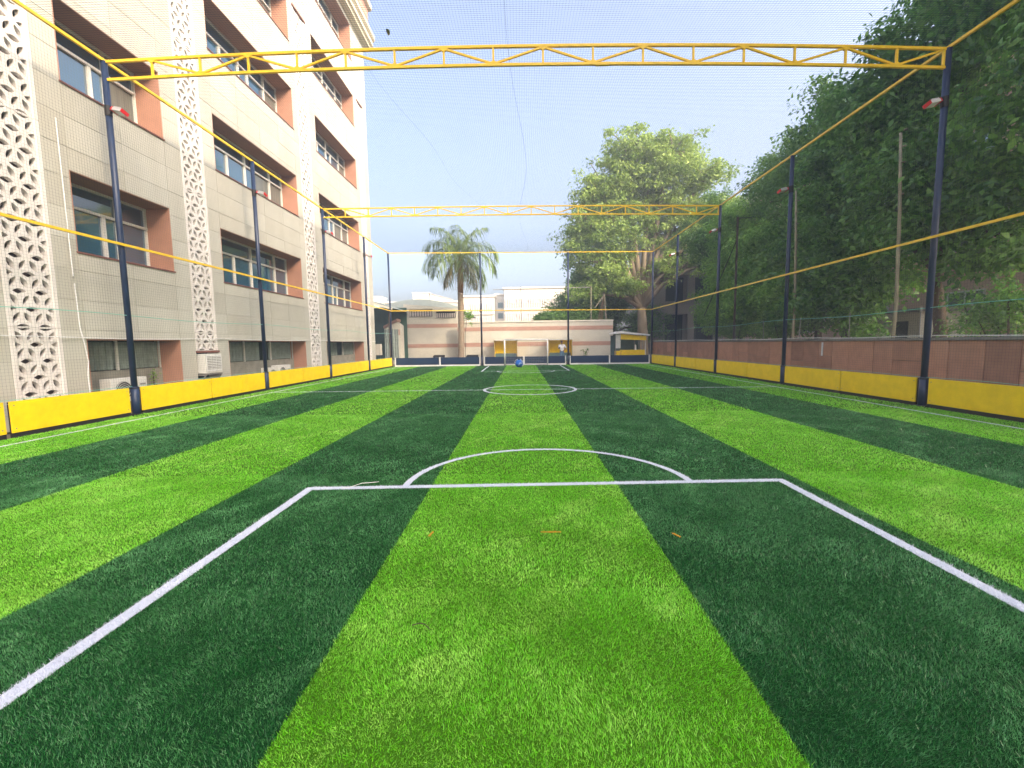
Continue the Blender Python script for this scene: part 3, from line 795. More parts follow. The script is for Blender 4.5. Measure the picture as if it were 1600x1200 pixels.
for (a, b), l in zip(EB, el):
    o = thing('perimeter_board', 'navy blue end board ' + l, 'board', ((a + b) / 2, 30.5, 0), 'navy boards across the far end')
    MB().bbox(a, b, 30.47, 30.50, .10, .60, .004).build('panel', 'navy_board', o)
    MB().box(a - .055, a - .005, 30.45, 30.51, .0, .62).build('end_post', 'white', o); MB().box(b + .005, b + .055, 30.45, 30.51, .0, .62).build('end_post', 'white', o)
    MB().box(a - .056, b + .056, 30.43, 30.52, -.04, .085).build('base_rail', 'white', o)
    MB().box(a, b, 30.502, 30.53, .56, .598).build('back_rail', 'white', o)

# goal
gl = thing('football_goal', 'small white football goal at the far end', 'goal', (.37, 30.1, 0))
for x in (-1.12, 1.83): MB().tube([(x, 30.1, 0), (x, 30.1, 1.78)], .05, 12).build('post', 'white', gl, True)
MB().tube([(-1.17, 30.1, 1.78), (1.88, 30.1, 1.75)], .05, 12).build('crossbar', 'white', gl, True)
fr = MB()
for x in (-1.12, 1.83): fr.tube([(x, 30.1, 1.74), (x, 30.30, 1.70), (x, 30.41, .9), (x, 30.41, .05), (x, 30.1, .03)], .02, 8)
fr.tube([(-1.12, 30.41, .05), (1.83, 30.41, .05)], .02, 8)
fr.build('back_frame', 'white', gl, True)
nn = MB()
for k in range(1, 24):
    x = -1.12 + 2.95 * k / 24; nn.tube([(x, 30.14, 1.73), (x, 30.30, 1.69), (x, 30.42, .9), (x, 30.42, .05)], .002, 3, False)
for zz in np.linspace(.2, 1.6, 12): nn.tube([(-1.12, 30.42 - .1 * max(0, zz - .9), zz), (1.83, 30.42 - .1 * max(0, zz - .9), zz)], .002, 3, False)
nn.build('net', 'white', gl)

# dark low benches behind the left end boards
for x0, x1, zt, lab in ((-6.35, -5.55, .70, 'dark low bench peeping over the end board left of the palm'), (-3.95, -3.10, .68, 'dark low bench peeping over the end board right of the palm')):
    o = thing('bench', lab, 'bench', ((x0 + x1) / 2, 31.6, 0), 'dark benches behind the end boards')
    MB().bbox(x0, x1, 31.4, 31.8, zt - .12, zt, .008).build('seat', 'black', o)
    MB().box(x0, x1, 31.78, 31.82, zt + .001, zt + .05).build('back_rail', 'black', o)
    for xx in (x0 + .05, x1 - .11):
        MB().box(xx, xx + .06, 31.45, 31.75, -.05, zt - .12).build('leg', 'black', o)

# blue bundle
bb = thing('blue_bundle', 'crumpled blue tarpaulin bundle lying before the far goal', 'bag', (-.13, 27.7, 0))
m = MB(); m.sphere((-.13, 27.7, .225), (.25, .23, .235), 16, 11, .13)
b_ = m.build('bag_body', 'blue_tarp', bb, True)
m = MB()
for k in range(6):
    a0 = random.uniform(0, 6.28); pts = []
    for j in range(9):
        a = a0 + j * .16; e = -.5 + 1.5 * j / 8 + .3 * math.sin(k * 2 + j)
        pts.append((-.13 + .30 * math.cos(a) * math.cos(e), 27.7 + .27 * math.sin(a) * math.cos(e) , .25 + .28 * math.sin(e)))
    m.tube(pts, .012, 5)
m.build('cord', 'white', bb)
fl = MB(); fl.bbox(-.62, -.36, 27.55, 27.85, .0, .05, .01)
tag(fl.build('flat_crate_lid', 'tan'), 'flat pale piece lying left of the blue bundle', 'lid')

# white thread and orange leaves on the turf
q = MB(); q.tube([(-1.93, 4.44, .03), (-1.82, 4.50, .035), (-1.76, 4.58, .04), (-1.66, 4.62, .035), (-1.60, 4.66, .03)], .003, 5)
tag(q.build('white_thread', 'offwhite'), 'short white plastic thread lying on the penalty box line', 'thread')
q = MB(); q.tube([(-.62, 2.20, .03), (-.58, 2.21, .036), (-.55, 2.20, .036), (-.52, 2.17, .03)], .003, 5)
tag(q.build('dark_twig', 'bark'), 'tiny dark twig lying on the light middle stripe', 'twig')

# ------------------------------------------------------------------ right wall and what stands behind it
XW = 9.95
wl = thing('boundary_wall', 'reddish brown stone boundary wall along the right side', 'wall', (XW, 16, 0))
MB().box(XW + .03, XW + .30, 2.0, 33.6, -.05, 1.46).build('core', 'mortar', wl)
y = 2.0; k = 0
while y < 33.4:
    w = random.uniform(.55, .95); w = min(w, 33.5 - y)
    if random.random() < .55:
        MB().bbox(XW + random.uniform(-.004, .006), XW + .04, y + .006, y + w - .006, .0, 1.455, .006).build('stone_slab', 'brownwall', wl)
    else:
        h = random.uniform(.75, 1.05)
        for z0, z1 in ((0, h - .005), (h + .005, 1.455)):
            MB().bbox(XW + random.uniform(-.005, .007), XW + .04, y + .006, y + w - .006, z0, z1, .006).build('stone_slab', 'brownwall', wl)
    y += w
MB().bbox(XW - .04, XW + .36, 2.0, 33.6, 1.46, 1.53, .01).build('coping', 'coping', wl)
MB().box(XW - .012, XW - .008, 14.62, 14.70, .98, 1.42).build('white_mark', 'white', wl)
q = MB(); q.tube([(XW + .0, yy, 1.56 + .015 * math.sin(yy * 1.3)) for yy in np.linspace(2, 33, 50)], .014, 5)
tag(q.build('wall_cable', 'offwhite'), 'pale cable lying along the top of the brown boundary wall', 'cable')
for (y, lab) in ((12.6, 'weathered bamboo pole standing behind the wall beside the nearest right pole'), (17.15, 'weathered bamboo pole standing right behind the second right pole')):
    o = thing('bamboo_pole', lab, 'pole', (10.45, y, 0), 'bamboo poles behind the right wall')
    mb = MB(); mb.tube([(10.45, y, -.05), (10.48, y - .05, 2.5), (10.45, y, 5), (10.42, y + .1, 7.1)], [.05, .048, .044, .035], 8); mb.build('cane', 'bamboo', o, True)
    j = MB()
    for z in np.arange(.4, 7.2, .42): j.tube([(10.45, y - .015, z), (10.45, y - .015, z + .02)], .053, 8)
    j.build('node_ring', 'bamboo', o)
pp = thing('iron_post', 'thin dark iron post with a stay standing behind the right wall', 'post', (10.45, 21.75, 0))
MB().tube([(10.45, 21.75, -.05), (10.45, 21.75, 7.4)], .05, 8).build('shaft', 'bark', pp)
MB().tube([(10.45, 21.75, 7.35), (11.1, 21.75, 7.35)], .02, 6).build('arm', 'bark', pp)
MB().tube([(10.45, 21.8, 6.3), (10.45, 25.3, 2.95)], .02, 6).build('stay', 'bark', pp)
# chain-link fence on the wall
cf = thing('chain_link_fence', 'low chain-link fence standing along the top of the right wall', 'fence', (XW + .2, 16, 1.53))
pm = MB()
for yy in np.arange(9.0, 33, 2.4): MB().tube([(XW + .2, yy, 1.5), (XW + .2, yy, 2.32)], .012, 6).build('post', 'steel', cf)
wm = MB(); st_ = .14
for k in range(int(24 / st_)):
    y0 = 9 + k * st_; wm.tube([(XW + .2, y0, 1.55), (XW + .2, y0 + .7, 2.25)], .0009, 3, False); wm.tube([(XW + .2, y0 + .7, 1.55), (XW + .2, y0, 2.25)], .0009, 3, False)
wm.build('mesh', 'steel', cf)
# long pink building behind the trees
pb = thing('pink_building', 'long pink and beige building behind the trees on the right', 'building', (24, 28, 0))
MB().box(21, 33, 8, 50, -.05, 13.8).build('wall', 'pinkbldg', pb)
for z0, z1 in ((1.0, 1.6), (4.6, 5.0), (8.2, 8.6), (11.6, 12.1)): MB().box(20.96, 21.001, 8, 50, z0, z1).build('band', 'band', pb)
MB().bbox(20.55, 33, 7.6, 50.4, 13.8, 14.35, .05).build('parapet', 'cream2', pb)
for yy in np.arange(10, 48, 5.2):
    for z0 in (2.0, 5.6, 9.2):
        wn = MB().box(20.93, 21.0, yy, yy + 2.6, z0, z0 + 1.7).build('window', 'frame', pb)
        for k in range(3): MB().box(20.915, 20.93, yy + .07 + k * .84, yy + .80 + k * .84, z0 + .07, z0 + 1.63).build('pane', 'glass', wn)
# pale shed low behind the wall
sh = thing('white_kiosk_box', 'low white hut with a dark opening behind the trees over the right wall', 'hut', (18.5, 21.5, 0))
MB().box(18.0, 20.0, 20.2, 24.4, -.05, 2.7).build('wall', 'cream2', sh)
MB().box(17.97, 18.0, 20.8, 21.6, .6, 2.3).build('door', 'room', sh)
MB().bbox(17.7, 20.2, 19.9, 24.7, 2.7, 2.85, .02).build('roof', 'coping', sh)
# grey block at the far right corner
gb = thing('concrete_building', 'grey concrete building with dark openings in shade behind the far right corner', 'building', (18, 48, 0))
for x0, x1 in ((13.6, 15.0), (17.3, 18.0), (20.6, 22.0)): MB().box(x0, x1, 46, 46.4, -.05, 12).build('pier', 'greyblock', gb)
for z0, z1 in ((4.3, 5.6), (8.2, 9.2), (11.0, 12.4)): MB().box(13.5, 22.1, 45.8, 46.5, z0, z1).build('floor_beam', 'greyblock', gb)
for x0, x1 in ((15.0, 17.3), (18.0, 20.6)):
    for z0, z1 in ((-.05, 4.3), (5.6, 8.2), (9.2, 11.0)):
        MB().box(x0, x1, 47.4, 47.5, z0, z1).build('opening', 'room', gb)
MB().box(13.6, 22, 47.5, 56, -.05, 12.3).build('wall', 'greyblock', gb)

# ------------------------------------------------------------------ far end
cw = thing('cream_wall', 'long cream boundary wall with two red bands behind the goal', 'wall', (1.4, 36, 0))
def bow(x): return 36.0 + .0025 * (x - 1.4) ** 2
def wallseg(x0, x1, z0, z1, dy, n, name, m):
    mb = MB(); xs = np.linspace(x0, x1, n + 1)
    for k in range(n):
        a, b = xs[k], xs[k + 1]
        vs = [(a, bow(a) + dy, z0), (b, bow(b) + dy, z0), (b, bow(b) + .3, z0), (a, bow(a) + .3, z0), (a, bow(a) + dy, z1), (b, bow(b) + dy, z1), (b, bow(b) + .3, z1), (a, bow(a) + .3, z1)]
        mb.add(vs, [(0, 1, 5, 4), (4, 5, 6, 7), (0, 3, 2, 1)] + ([(0, 4, 7, 3)] if k == 0 else []) + ([(1, 2, 6, 5)] if k == n - 1 else []))
    return mb.build(name, m, cw)
wallseg(-5.2, 7.55, -.05, 3.24, 0, 16, 'wall_face', 'cream')
for z0, z1 in ((2.55, 2.87), (1.27, 1.60)): wallseg(-5.2, 7.54, z0, z1, -.012, 16, 'band', 'band')
wallseg(-5.22, 7.58, 3.24, 3.34, -.05, 16, 'coping', 'cream2')
# yellow shelters
for x0, x1, lab in ((-2.15, -.28, 'yellow lined shelter booth seen through the left side of the goal'), (2.22, 4.10, 'yellow lined shelter booth behind the man right of the goal')):
    o = thing('yellow_shelter', lab, 'shelter', ((x0 + x1) / 2, 35.3, 0), 'yellow shelters in front of the cream wall')
    MB().box(x0 + .06, x1 - .06, 35.70, 35.74, .72, 1.72).build('back_panel', 'yellow', o)
    MB().box(x0 + .06, x1 - .06, 35.62, 35.70, .0, .70).build('bench', 'teal', o)
    for xx in (x0, x1 - .06): MB().box(xx, xx + .06, 35.0, 35.76, -.05, 1.76).build('side_panel', 'yellow', o)
    MB().bbox(x0 - .05, x1 + .05, 34.85, 35.8, 1.76, 1.82, .01).build('roof', 'offwhite', o)
    f = MB()
    for xx in (x0 + .002, x1 - .042): f.box(xx, xx + .04, 34.95, 34.99, -.05, 1.75)
    f.build('front_post', 'steel', o)
# left low house with grey vault roof
lh = thing('low_cream_house', 'low cream house with red bands, strip windows and a grey vaulted roof', 'house', (-7.5, 38, 0))
MB().prism([(-9.85, -.05), (-5.28, -.05), (-5.28, 4.50), (-9.85, 4.92)], 'y', 37.0, 37.2).build('front_wall', 'cream', lh)
MB().box(-10.6, -5.3, 37.201, 43, -.05, 4.45).build('wall', 'cream', lh)
MB().prism([(-10.62, -.05), (-9.86, -.05), (-9.86, 4.75), (-10.62, 4.6)], 'y', 37.35, 37.5).build('side_wall', 'cream', lh)
for z0, z1 in ((2.92, 3.24), (1.25, 1.56)):
    MB().box(-9.86, -5.28, 36.985, 37.001, z0, z1).build('band', 'band', lh)
    MB().box(-10.62, -9.87, 37.33, 37.351, z0, z1).build('band', 'band', lh)
for x0, x1, za, zb in ((-9.35, -7.42, 3.92, 4.42), (-7.08, -5.45, 3.80, 4.24)):
    wn = MB().box(x0, x1, 36.94, 36.999, za - .06, zb + .02).build('window', 'room', lh)
    n = 9
    for k in range(n): MB().box(x0 + (x1 - x0) * k / n + .02, x0 + (x1 - x0) * (k + 1) / n - .05, 36.92, 36.938, za - .04, zb - .12).build('louvre', 'fin', wn)
    MB().box(x0 - .05, x1 + .05, 36.80, 36.999, zb + .02, zb + .10).build('window_hood', 'cornice', wn)
vp = [(-12.2, 4.95)] + [(-11.0 + 5.9 * t, 4.9 + 0.72 * math.sin(math.pi * (.12 + .80 * t)) - .45 * t) for t in np.linspace(0, 1, 16)] + [(-5.0, 4.55)]
MB().prism(vp + [(-5.0, 4.40), (-12.2, 4.7)], 'y', 38.0, 50.0).build('roof', 'vault', lh)
# green shed between the building and the house
sd = thing('tin_shed', 'open green tin shed with a slanting roof beyond the left building corner', 'shed', (-10.4, 34, 0))
MB().box(-12.4, -9.5, 36.6, 36.7, -.05, 4.6).build('back_wall', 'shed_green', sd)
MB().prism([(-12.5, 5.15), (-9.4, 4.22), (-9.4, 4.30), (-12.5, 5.27)], 'y', 32.2, 36.8).build('roof', 'vault', sd)
MB().bar((-12.5, 32.2, 5.1), (-9.4, 32.2, 4.15), .06, .14).build('roof_beam', 'cream2', sd)
MB().tube([(-9.75, 32.5, -.05), (-9.75, 32.5, 4.25)], .06, 8).build('post', 'bark', sd)
d = MB()
for k in range(22):
    a = -10.72 + k * .05; d.add([(a, 34.4 + .05 * math.sin(k * 1.7), .3), (a + .05, 34.4 + .05 * math.sin((k + 1) * 1.7), .3), (a + .05, 34.4 + .05 * math.sin((k + 1) * 1.7), 2.75), (a, 34.4 + .05 * math.sin(k * 1.7), 2.75)], [(0, 1, 2, 3)])
d.build('curtain', 'drape', sd)
hut = thing('small_gable_hut', 'small orange gabled hut standing under the green tin shed', 'hut', (-10.4, 35.6, 0))
MB().prism([(-11.0, -.05), (-9.7, -.05), (-9.7, 3.1), (-10.0, 3.35), (-11.0, 2.85)], 'y', 35.3, 36.3).build('wall', 'cream', hut)
MB().prism([(-11.05, 2.87), (-9.95, 3.44), (-9.95, 3.62), (-11.05, 3.05)], 'y', 35.2, 36.4).build('roof', 'band', hut)
MB().box(-10.95, -9.75, 35.27, 35.299, 2.3, 2.75).build('band', 'band', hut)
bx = thing('steel_cabinet', 'small pale cabinet on legs in the green tin shed', 'cabinet', (-11.0, 33.6, 0))
MB().bbox(-11.25, -10.8, 33.4, 33.9, .75, 1.6, .02).build('body', 'cream', bx)
l = MB(); [l.box(x, x + .05, 33.45, 33.5, -.05, .75) for x in (-11.22, -10.88)]; l.build('leg', 'black', bx)
# kiosk
kk = thing('yellow_kiosk', 'yellow and white kiosk with a flat roof behind the far right corner', 'kiosk', (8.2, 33, 0))
MB().prism([(6.9, 2.22), (7.3, 2.30), (9.45, 2.03), (9.45, 1.94), (7.3, 2.14), (6.9, 2.10)], 'y', 32.2, 34.3).build('roof', 'white', kk)
MB().prism([(7.35, 1.70), (9.2, 1.62), (9.2, 1.93), (7.35, 2.09)], 'y', 32.35, 32.42).build('fascia', 'yellow', kk)
MB().box(7.0, 7.34, 32.4, 32.46, 1.05, 2.08).build('poster_panel', 'offwhite', kk)
MB().bbox(7.38, 9.12, 32.35, 32.75, .50, .92, .01).build('counter', 'yellow', kk)
MB().box(6.98, 7.36, 32.5, 32.7, .45, .86).build('side_counter', 'yellow', kk)
for x in (6.98, 8.35, 8.66, 8.95, 9.15): MB().box(x, x + .045, 32.45, 32.5, .45 if x > 7 else -.05, 2.0).build('post', 'white' if x > 9 else 'steel', kk)
MB().box(6.95, 9.2, 34.1, 34.15, -.05, 2.0).build('back_wall', 'teal', kk)
MB().box(7.0, 9.15, 32.76, 33.3, -.05, .45).build('base', 'navy_board', kk)
it = MB(); it.tube([(8.47, 32.6, .92), (8.47, 32.6, 1.25), (8.47, 32.6, 1.30)], [.09, .08, .03], 10)
tag(it.build('white_bottle', 'white'), 'white bottle standing on the yellow kiosk counter', 'bottle')
# old net frame behind the cream wall
nf = thing('training_frame', 'tall thin net frame with a folded brown net behind the cream wall', 'frame', (3, 37.4, 0))
MB().tube([(-2.3, 37.4, 6.04), (6.0, 37.4, 6.13)], .03, 6).build('top_bar', 'steel', nf)
MB().tube([(6.0, 37.4, -.05), (5.95, 37.4, 6.2)], .045, 8).build('post', 'bamboo', nf)
MB().tube([(.05, 37.4, -.05), (.05, 37.4, 6.3)], .03, 8).build('post', 'steel', nf)
n_ = MB()
for k in range(10):
    t = k / 9; n_.add([(6.35 + .55 * t + .02, 37.4 + .1 * math.sin(k * 2), 2.9), (6.35 + .55 * (k + 1) / 9, 37.4 + .1 * math.sin((k + 1) * 2), 2.9), (7.0 + .06 * (k + 1) / 9, 37.4 + .05 * math.sin((k + 1) * 2), 5.5), (7.0 + .06 * t, 37.4 + .05 * math.sin(k * 2), 5.5)], [(0, 1, 2, 3)])
n_.build('folded_net', 'tan', nf)
MB().tube([(7.5, 37.4, -.05), (7.08, 37.4, 5.55)], .045, 6).build('stay', 'bamboo', nf)
MB().tube([(6.3, 37.4, 4.4), (7.06, 37.4, 5.5)], .04, 6).build('stay', 'bamboo', nf)

# far pale buildings
def far_block(label, x0, x1, y0, zt, bands, mname='cream2', fins=True, windows=()):
    o = thing('office_block', label, 'building', ((x0 + x1) / 2, y0, 0))
    MB().box(x0, x1, y0, y0 + 16, -.05, zt).build('wall', mname, o)
    MB().bbox(x0 - .3, x1 + .3, y0 - .35, y0 + 16.3, zt, zt + .35, .05).build('parapet', mname, o)
    for (z0, z1) in bands:
        MB().box(x0 + .4, x1 - .4, y0 - .02, y0 - .001, z0, z1).build('window_band', 'fin', o)
        f = MB(); n = int((x1 - x0 - .8) / .5)
        for k in range(n + 1):
            xx = x0 + .4 + k * .5
            if (k * 7 + int(z0 * 3)) % 5 in (0, 3) : zz0, zz1 = z0 - .15, z0 + (z1 - z0) * .62
            elif (k * 7) % 5 == 1: zz0, zz1 = z0 + (z1 - z0) * .2, z1 + .15
            else: zz0, zz1 = z0 - .1, z1 + .1
            f.box(xx - .09, xx + .09, y0 - .25, y0 - .021, zz0, zz1)
        fo = f.build('sun_fins', 'cream2', o); fo['kind'] = 'stuff'
        MB().bbox(x0 - .05, x1 + .05, y0 - .55, y0 - .001, z0 - .45, z0 - .2, .02).build('ledge', mname, o)
    for (a, b, z0, z1) in windows:
        w = MB().box(a, b, y0 - .06, y0, z0, z1).build('window', 'frame', o)
        MB().box(a + .1, b - .1, y0 - .075, y0 - .06, z0 + .1, z1 - .1).build('pane', 'teal', w)
    return o
far_block('long pale office block with fin screens, right part behind the cream wall', -3.4, 14.0, 95, 13.1, [(9.1, 11.0), (5.9, 7.9), (2.6, 4.6)])
far_block('pale office block with fin screens, left part behind the palm', -13.0, -5.6, 96, 11.6, [(8.3, 10.2), (5.2, 7.2)])
far_block('narrow pale stair block with two blue windows between the far office blocks', -5.55, -3.45, 99, 12.2, [], windows=[(-5.1, -3.75, 9.3, 10.7), (-5.1, -3.75, 7.0, 8.4)])
far_block('long low white block far off on the left behind the vaulted roof', -38.0, -13.2, 105, 11.4, [(6.5, 8.0)])
for x, z0, w, h, lab in ((-25.8, 11.75, 4.0, 2.0, 'white rooftop room on the far left block beside the corner pole'), (-36.0, 11.75, 2.2, 1.3, 'small white rooftop tank room nearest the left building')):
    o = thing('rooftop_room', lab, 'rooftop room', (x, 107, z0))
    MB().box(x, x + w, 106, 111, z0, z0 + h).build('wall', 'cream2', o)
    MB().bbox(x - .2, x + w + .2, 105.8, 111.2, z0 + h, z0 + h + .2, .03).build('roof', 'cream2', o)
o = thing('rooftop_shed', 'sloping white rooftop shed beside the rooftop room on the far block', 'rooftop shed', (-20, 106, 11.75))
MB().prism([(-21.6, 11.75), (-16.6, 11.75), (-16.6, 12.2), (-21.6, 13.6)], 'y', 105.8, 110).build('wall', 'cream2', o)
MB().prism([(-21.6, 13.6), (-16.4, 12.15), (-16.4, 12.3), (-21.6, 13.75)], 'y', 105.6, 110).build('roof', 'fin', o)

# ------------------------------------------------------------------ haze
HZ = bpy.data.materials.new('haze_air'); HZ.use_nodes = True; HZ.node_tree.nodes.clear()
_o = HZ.node_tree.nodes.new('ShaderNodeOutputMaterial'); _v = HZ.node_tree.nodes.new('ShaderNodeVolumePrincipled')
_v.inputs['Color'].default_value = (.86, .91, 1, 1); _v.inputs['Density'].default_value = .0036; _v.inputs['Anisotropy'].default_value = .2
HZ.node_tree.links.new(_v.outputs[0], _o.inputs['Volume'])
MT['haze'] = HZ
tag(MB().box(-60, 60, -40, 125, -1.06, 36).build('haze', 'haze'), kind='stuff')

# ------------------------------------------------------------------ man
def skin_obj(name, chains, m, parent, sub=2):
    """one continuous skinned mesh from joints: chains = list of [(pos, (rx,ry)) ...]; joints shared by position"""
    vs = []; rs = []; es = []; idx = {}
    for ch in chains:
        prev = None
        for p, r_ in ch:
            key = tuple(round(c, 4) for c in p)
            if key not in idx: idx[key] = len(vs); vs.append(p); rs.append(r_)
            i = idx[key]
            if prev is not None and prev != i: es.append((prev, i))
            prev = i
    o0 = org(parent); me = bpy.data.meshes.new(name); me.from_pydata([tuple(Vector(v) - o0) for v in vs], es, [])
    me.materials.append(MT[m]); o = bpy.data.objects.new(name, me); COL.objects.link(o); o.parent = parent; ORG[o] = o0
    mo = o.modifiers.new('Skin', 'SKIN'); mo.use_smooth_shade = True
    if not me.skin_vertices: return o
    for i, sv in enumerate(me.skin_vertices[0].data):
        sv.radius = rs[i] if isinstance(rs[i], tuple) else (rs[i], rs[i]); sv.use_root = (i == 0)
    s_ = o.modifiers.new('Sub', 'SUBSURF'); s_.levels = sub; s_.render_levels = sub
    return o
MX, MY = 3.1, 33.2
man = thing('person', 'man in white shirt and blue jeans standing behind the far board holding a phone', 'person', (MX, MY, 0))
def P(x, y, z): return (MX + x, MY + y, z)
hip = P(0, 0, .90); chest = P(0, -.01, 1.24); neck = P(0, -.01, 1.40)
legL = [(hip, .13), (P(-.09, 0, .84), .085), (P(-.11, -.01, .47), .058), (P(-.12, .02, .09), .042), (P(-.13, -.10, .03), .035)]
legR = [(hip, .13), (P(.09, 0, .84), .085), (P(.11, -.01, .47), .058), (P(.13, .03, .09), .042), (P(.15, -.09, .03), .035)]
armL = [(chest, (.15, .10)), (P(-.19, -.01, 1.32), .052), (P(-.24, -.03, 1.06), .040), (P(-.23, -.25, 1.05), .030), (P(-.22, -.32, 1.07), .026)]
armR = [(chest, (.15, .10)), (P(.19, 0, 1.32), .052), (P(.32, .06, 1.08), .040), (P(.20, .00, .96), .030), (P(.15, -.03, .93), .026)]
spine = [(hip, .13), (P(0, 0, 1.06), (.135, .10)), (chest, (.15, .10)), (neck, .05), (P(-.005, -.02, 1.47), .055), (P(-.01, -.03, 1.56), .088), (P(-.01, -.03, 1.63), .07)]
skin_obj('body', [spine, legL, legR, armL, armR], 'skin', man)
skin_obj('shirt', [[(P(0, 0, .84), (.165, .13)), (P(0, 0, 1.04), (.158, .125)), (P(0, -.01, 1.24), (.172, .12)), (P(0, -.01, 1.37), .075)],
                   [(P(0, -.01, 1.24), (.172, .12)), (P(-.19, -.01, 1.32), .075), (P(-.24, -.03, 1.09), .058)],
                   [(P(0, -.01, 1.24), (.172, .12)), (P(.19, 0, 1.32), .075), (P(.31, .055, 1.10), .058)]], 'shirt', man)
skin_obj('jeans', [[(P(0, 0, .93), (.145, .11)), (P(0, 0, .86), (.15, .115)), (P(-.09, 0, .78), .10), (P(-.11, -.01, .47), .074), (P(-.12, .02, .08), .062)],
                   [(P(0, 0, .86), (.15, .115)), (P(.09, 0, .78), .10), (P(.11, -.01, .47), .074), (P(.13, .03, .08), .062)]], 'jeans', man)
h = MB(); h.sphere(P(-.008, -.005, 1.625), (.088, .098, .075), 14, 8); h.build('hair', 'hair', man, True)
f = MB(); f.sphere(P(-.012, -.125, 1.56), (.014, .02, .022), 8, 6); f.build('nose', 'skin', man, True)
f = MB(); [f.sphere(P(-.012 + sx * .034, -.108, 1.585), (.012, .008, .008), 8, 6) for sx in (-1, 1)]; f.build('eyes', 'hair', man)
f = MB()
for (hx, hy, hz, sg) in ((-.22, -.34, 1.08, -1), (.14, -.05, .92, 1)):
    for k in range(4): f.tube([P(hx + (k - 1.5) * .017, hy, hz), P(hx + (k - 1.5) * .018, hy - .045, hz + .012), P(hx + (k - 1.5) * .017, hy - .06 - .006 * (k in (1, 2)), hz - .012)], [.0085, .008, .006], 6)
    f.tube([P(hx + .03, hy + .03, hz + .01), P(hx + .045, hy - .005, hz + .02), P(hx + .035, hy - .03, hz + .022)], [.010, .009, .007], 6)
f.build('fingers', 'skin', man)
ph = MB(); ph.bbox(MX - .26, MX - .185, MY - .44, MY - .36, 1.085, 1.20, .004)
tag(ph.build('phone', 'black'), 'dark phone held by the man behind the far board', 'phone')

# ------------------------------------------------------------------ vegetation
def leaves_mesh(name, centers, n_per, spread, size, m, parent, up=.5, flat=.75, clump_tone=.35, aspect=.5, droop=0.0, r=None, frac=None):
    r = r or rng
    C = np.asarray(centers, float); nC = len(C)
    sp = spread * r.uniform(.65, 1.3, nC)
    cnt = r.poisson(n_per * r.uniform(.5, 1.4, nC)); idx = np.repeat(np.arange(nC), cnt); n = len(idx)
    d = r.normal(0, 1, (n, 3)); d /= np.linalg.norm(d, axis=1)[:, None]
    rad = r.uniform(0, 1, n) ** .55
    off = d * (rad * sp[idx])[:, None]; off[:, 2] *= flat; off[:, 2] -= droop * (off[:, 0] ** 2 + off[:, 1] ** 2)
    p = C[idx] + off
    nr = d * .6 + r.normal(0, .55, (n, 3)); nr[:, 2] += up; nr /= np.linalg.norm(nr, axis=1)[:, None]
    a = r.normal(0, 1, (n, 3)); a[:, 2] -= .4; ax = a - nr * (a * nr).sum(1)[:, None]; ax /= np.linalg.norm(ax, axis=1)[:, None]
    bx = np.cross(nr, ax); s = size * r.uniform(.6, 1.35, n)
    V = np.empty((n, 4, 3)); fold = .18
    V[:, 0] = p; V[:, 2] = p + ax * s[:, None] - nr * (s * .12)[:, None]
    mid = p + ax * (s * .45)[:, None] + nr * (s * .08)[:, None]
    V[:, 1] = mid + bx * (s * aspect * .5)[:, None]; V[:, 3] = mid - bx * (s * aspect * .5)[:, None]
    ct = r.uniform(0, 1, nC)
    tone = np.clip(ct[idx] * clump_tone * 2 * .6 + r.uniform(0, .6, n), 0, 1)
    return npmesh(name, V.reshape(-1, 3), 4, np.arange(4 * n), m, np.repeat(tone, 4), parent)

def lobe_points(lobes, n, r, shell=.12):
    w = np.array([l[3] * l[4] * l[5] for l in lobes]) ** .8; w /= w.sum(); out = []
    for i, l in enumerate(lobes):
        k = max(3, int(round(n * w[i]))); d = r.normal(0, 1, (k, 3)); d /= np.linalg.norm(d, axis=1)[:, None]
        rr = r.uniform(shell, 1, k) ** .6 * r.uniform(.75, 1.25, k)
        out.append(np.array(l[:3]) + d * rr[:, None] * np.array(l[3:6]))
    return np.concatenate(out)

def tree(label, base, fork, r0, lobes, nclump, per, spread, lsize, lm, seed, bark='bark', group=None, twigs=40, cat='tree', name='tree', zmin=1.7, **kw):
    r = np.random.default_rng(seed); rd = random.Random(seed)
    o = thing(name, label, cat, (base[0], base[1], -.05), group)
    b = Vector((base[0], base[1], -.05)); f = Vector(fork)
    C = lobe_points(lobes, nclump, r); C = C[C[:, 2] > zmin]
    mb = MB()
    mid = b.lerp(f, .5) + Vector((rd.uniform(-.2, .2), rd.uniform(-.2, .2), 0))
    mb.tube([b, b.lerp(mid, .15), b.lerp(mid, .6), mid, mid.lerp(f, .6), f], [r0 * 1.35, r0 * 1.05, r0 * .95, r0 * .9, r0 * .82, r0 * .72], 10)
    ends = []
    for l in lobes:
        c = Vector(l[:3]); c = c + Vector((0, 0, -.25 * l[5]))
        m1 = f.lerp(c, .35) + Vector((rd.uniform(-.3, .3), rd.uniform(-.3, .3), .12 * (c - f).length)); m2 = f.lerp(c, .72) + Vector((rd.uniform(-.3, .3), rd.uniform(-.3, .3), .10 * (c - f).length))
        L = [f, m1, m2, c]; mb.tube(L, [r0 * .6, r0 * .42, r0 * .28, r0 * .15], 7)
        ends.append((m1, m2, c, l))
    pick = r.choice(len(C), min(len(C), twigs), replace=False)
    for i in pick:
        t = Vector(C[i]); src = min([q for e in ends for q in e[:3]], key=lambda q: (q - t).length)
        mm = src.lerp(t, .5) + Vector((rd.uniform(-.2, .2), rd.uniform(-.2, .2), .15 * (t - src).length))
        mb.tube([src, mm, t], [r0 * .2, r0 * .12, r0 * .04], 5)
    mb.build('trunk', bark, o, True)
    leaves_mesh('crown', C, per, spread, lsize, lm, o, r=r, **kw)
    return o

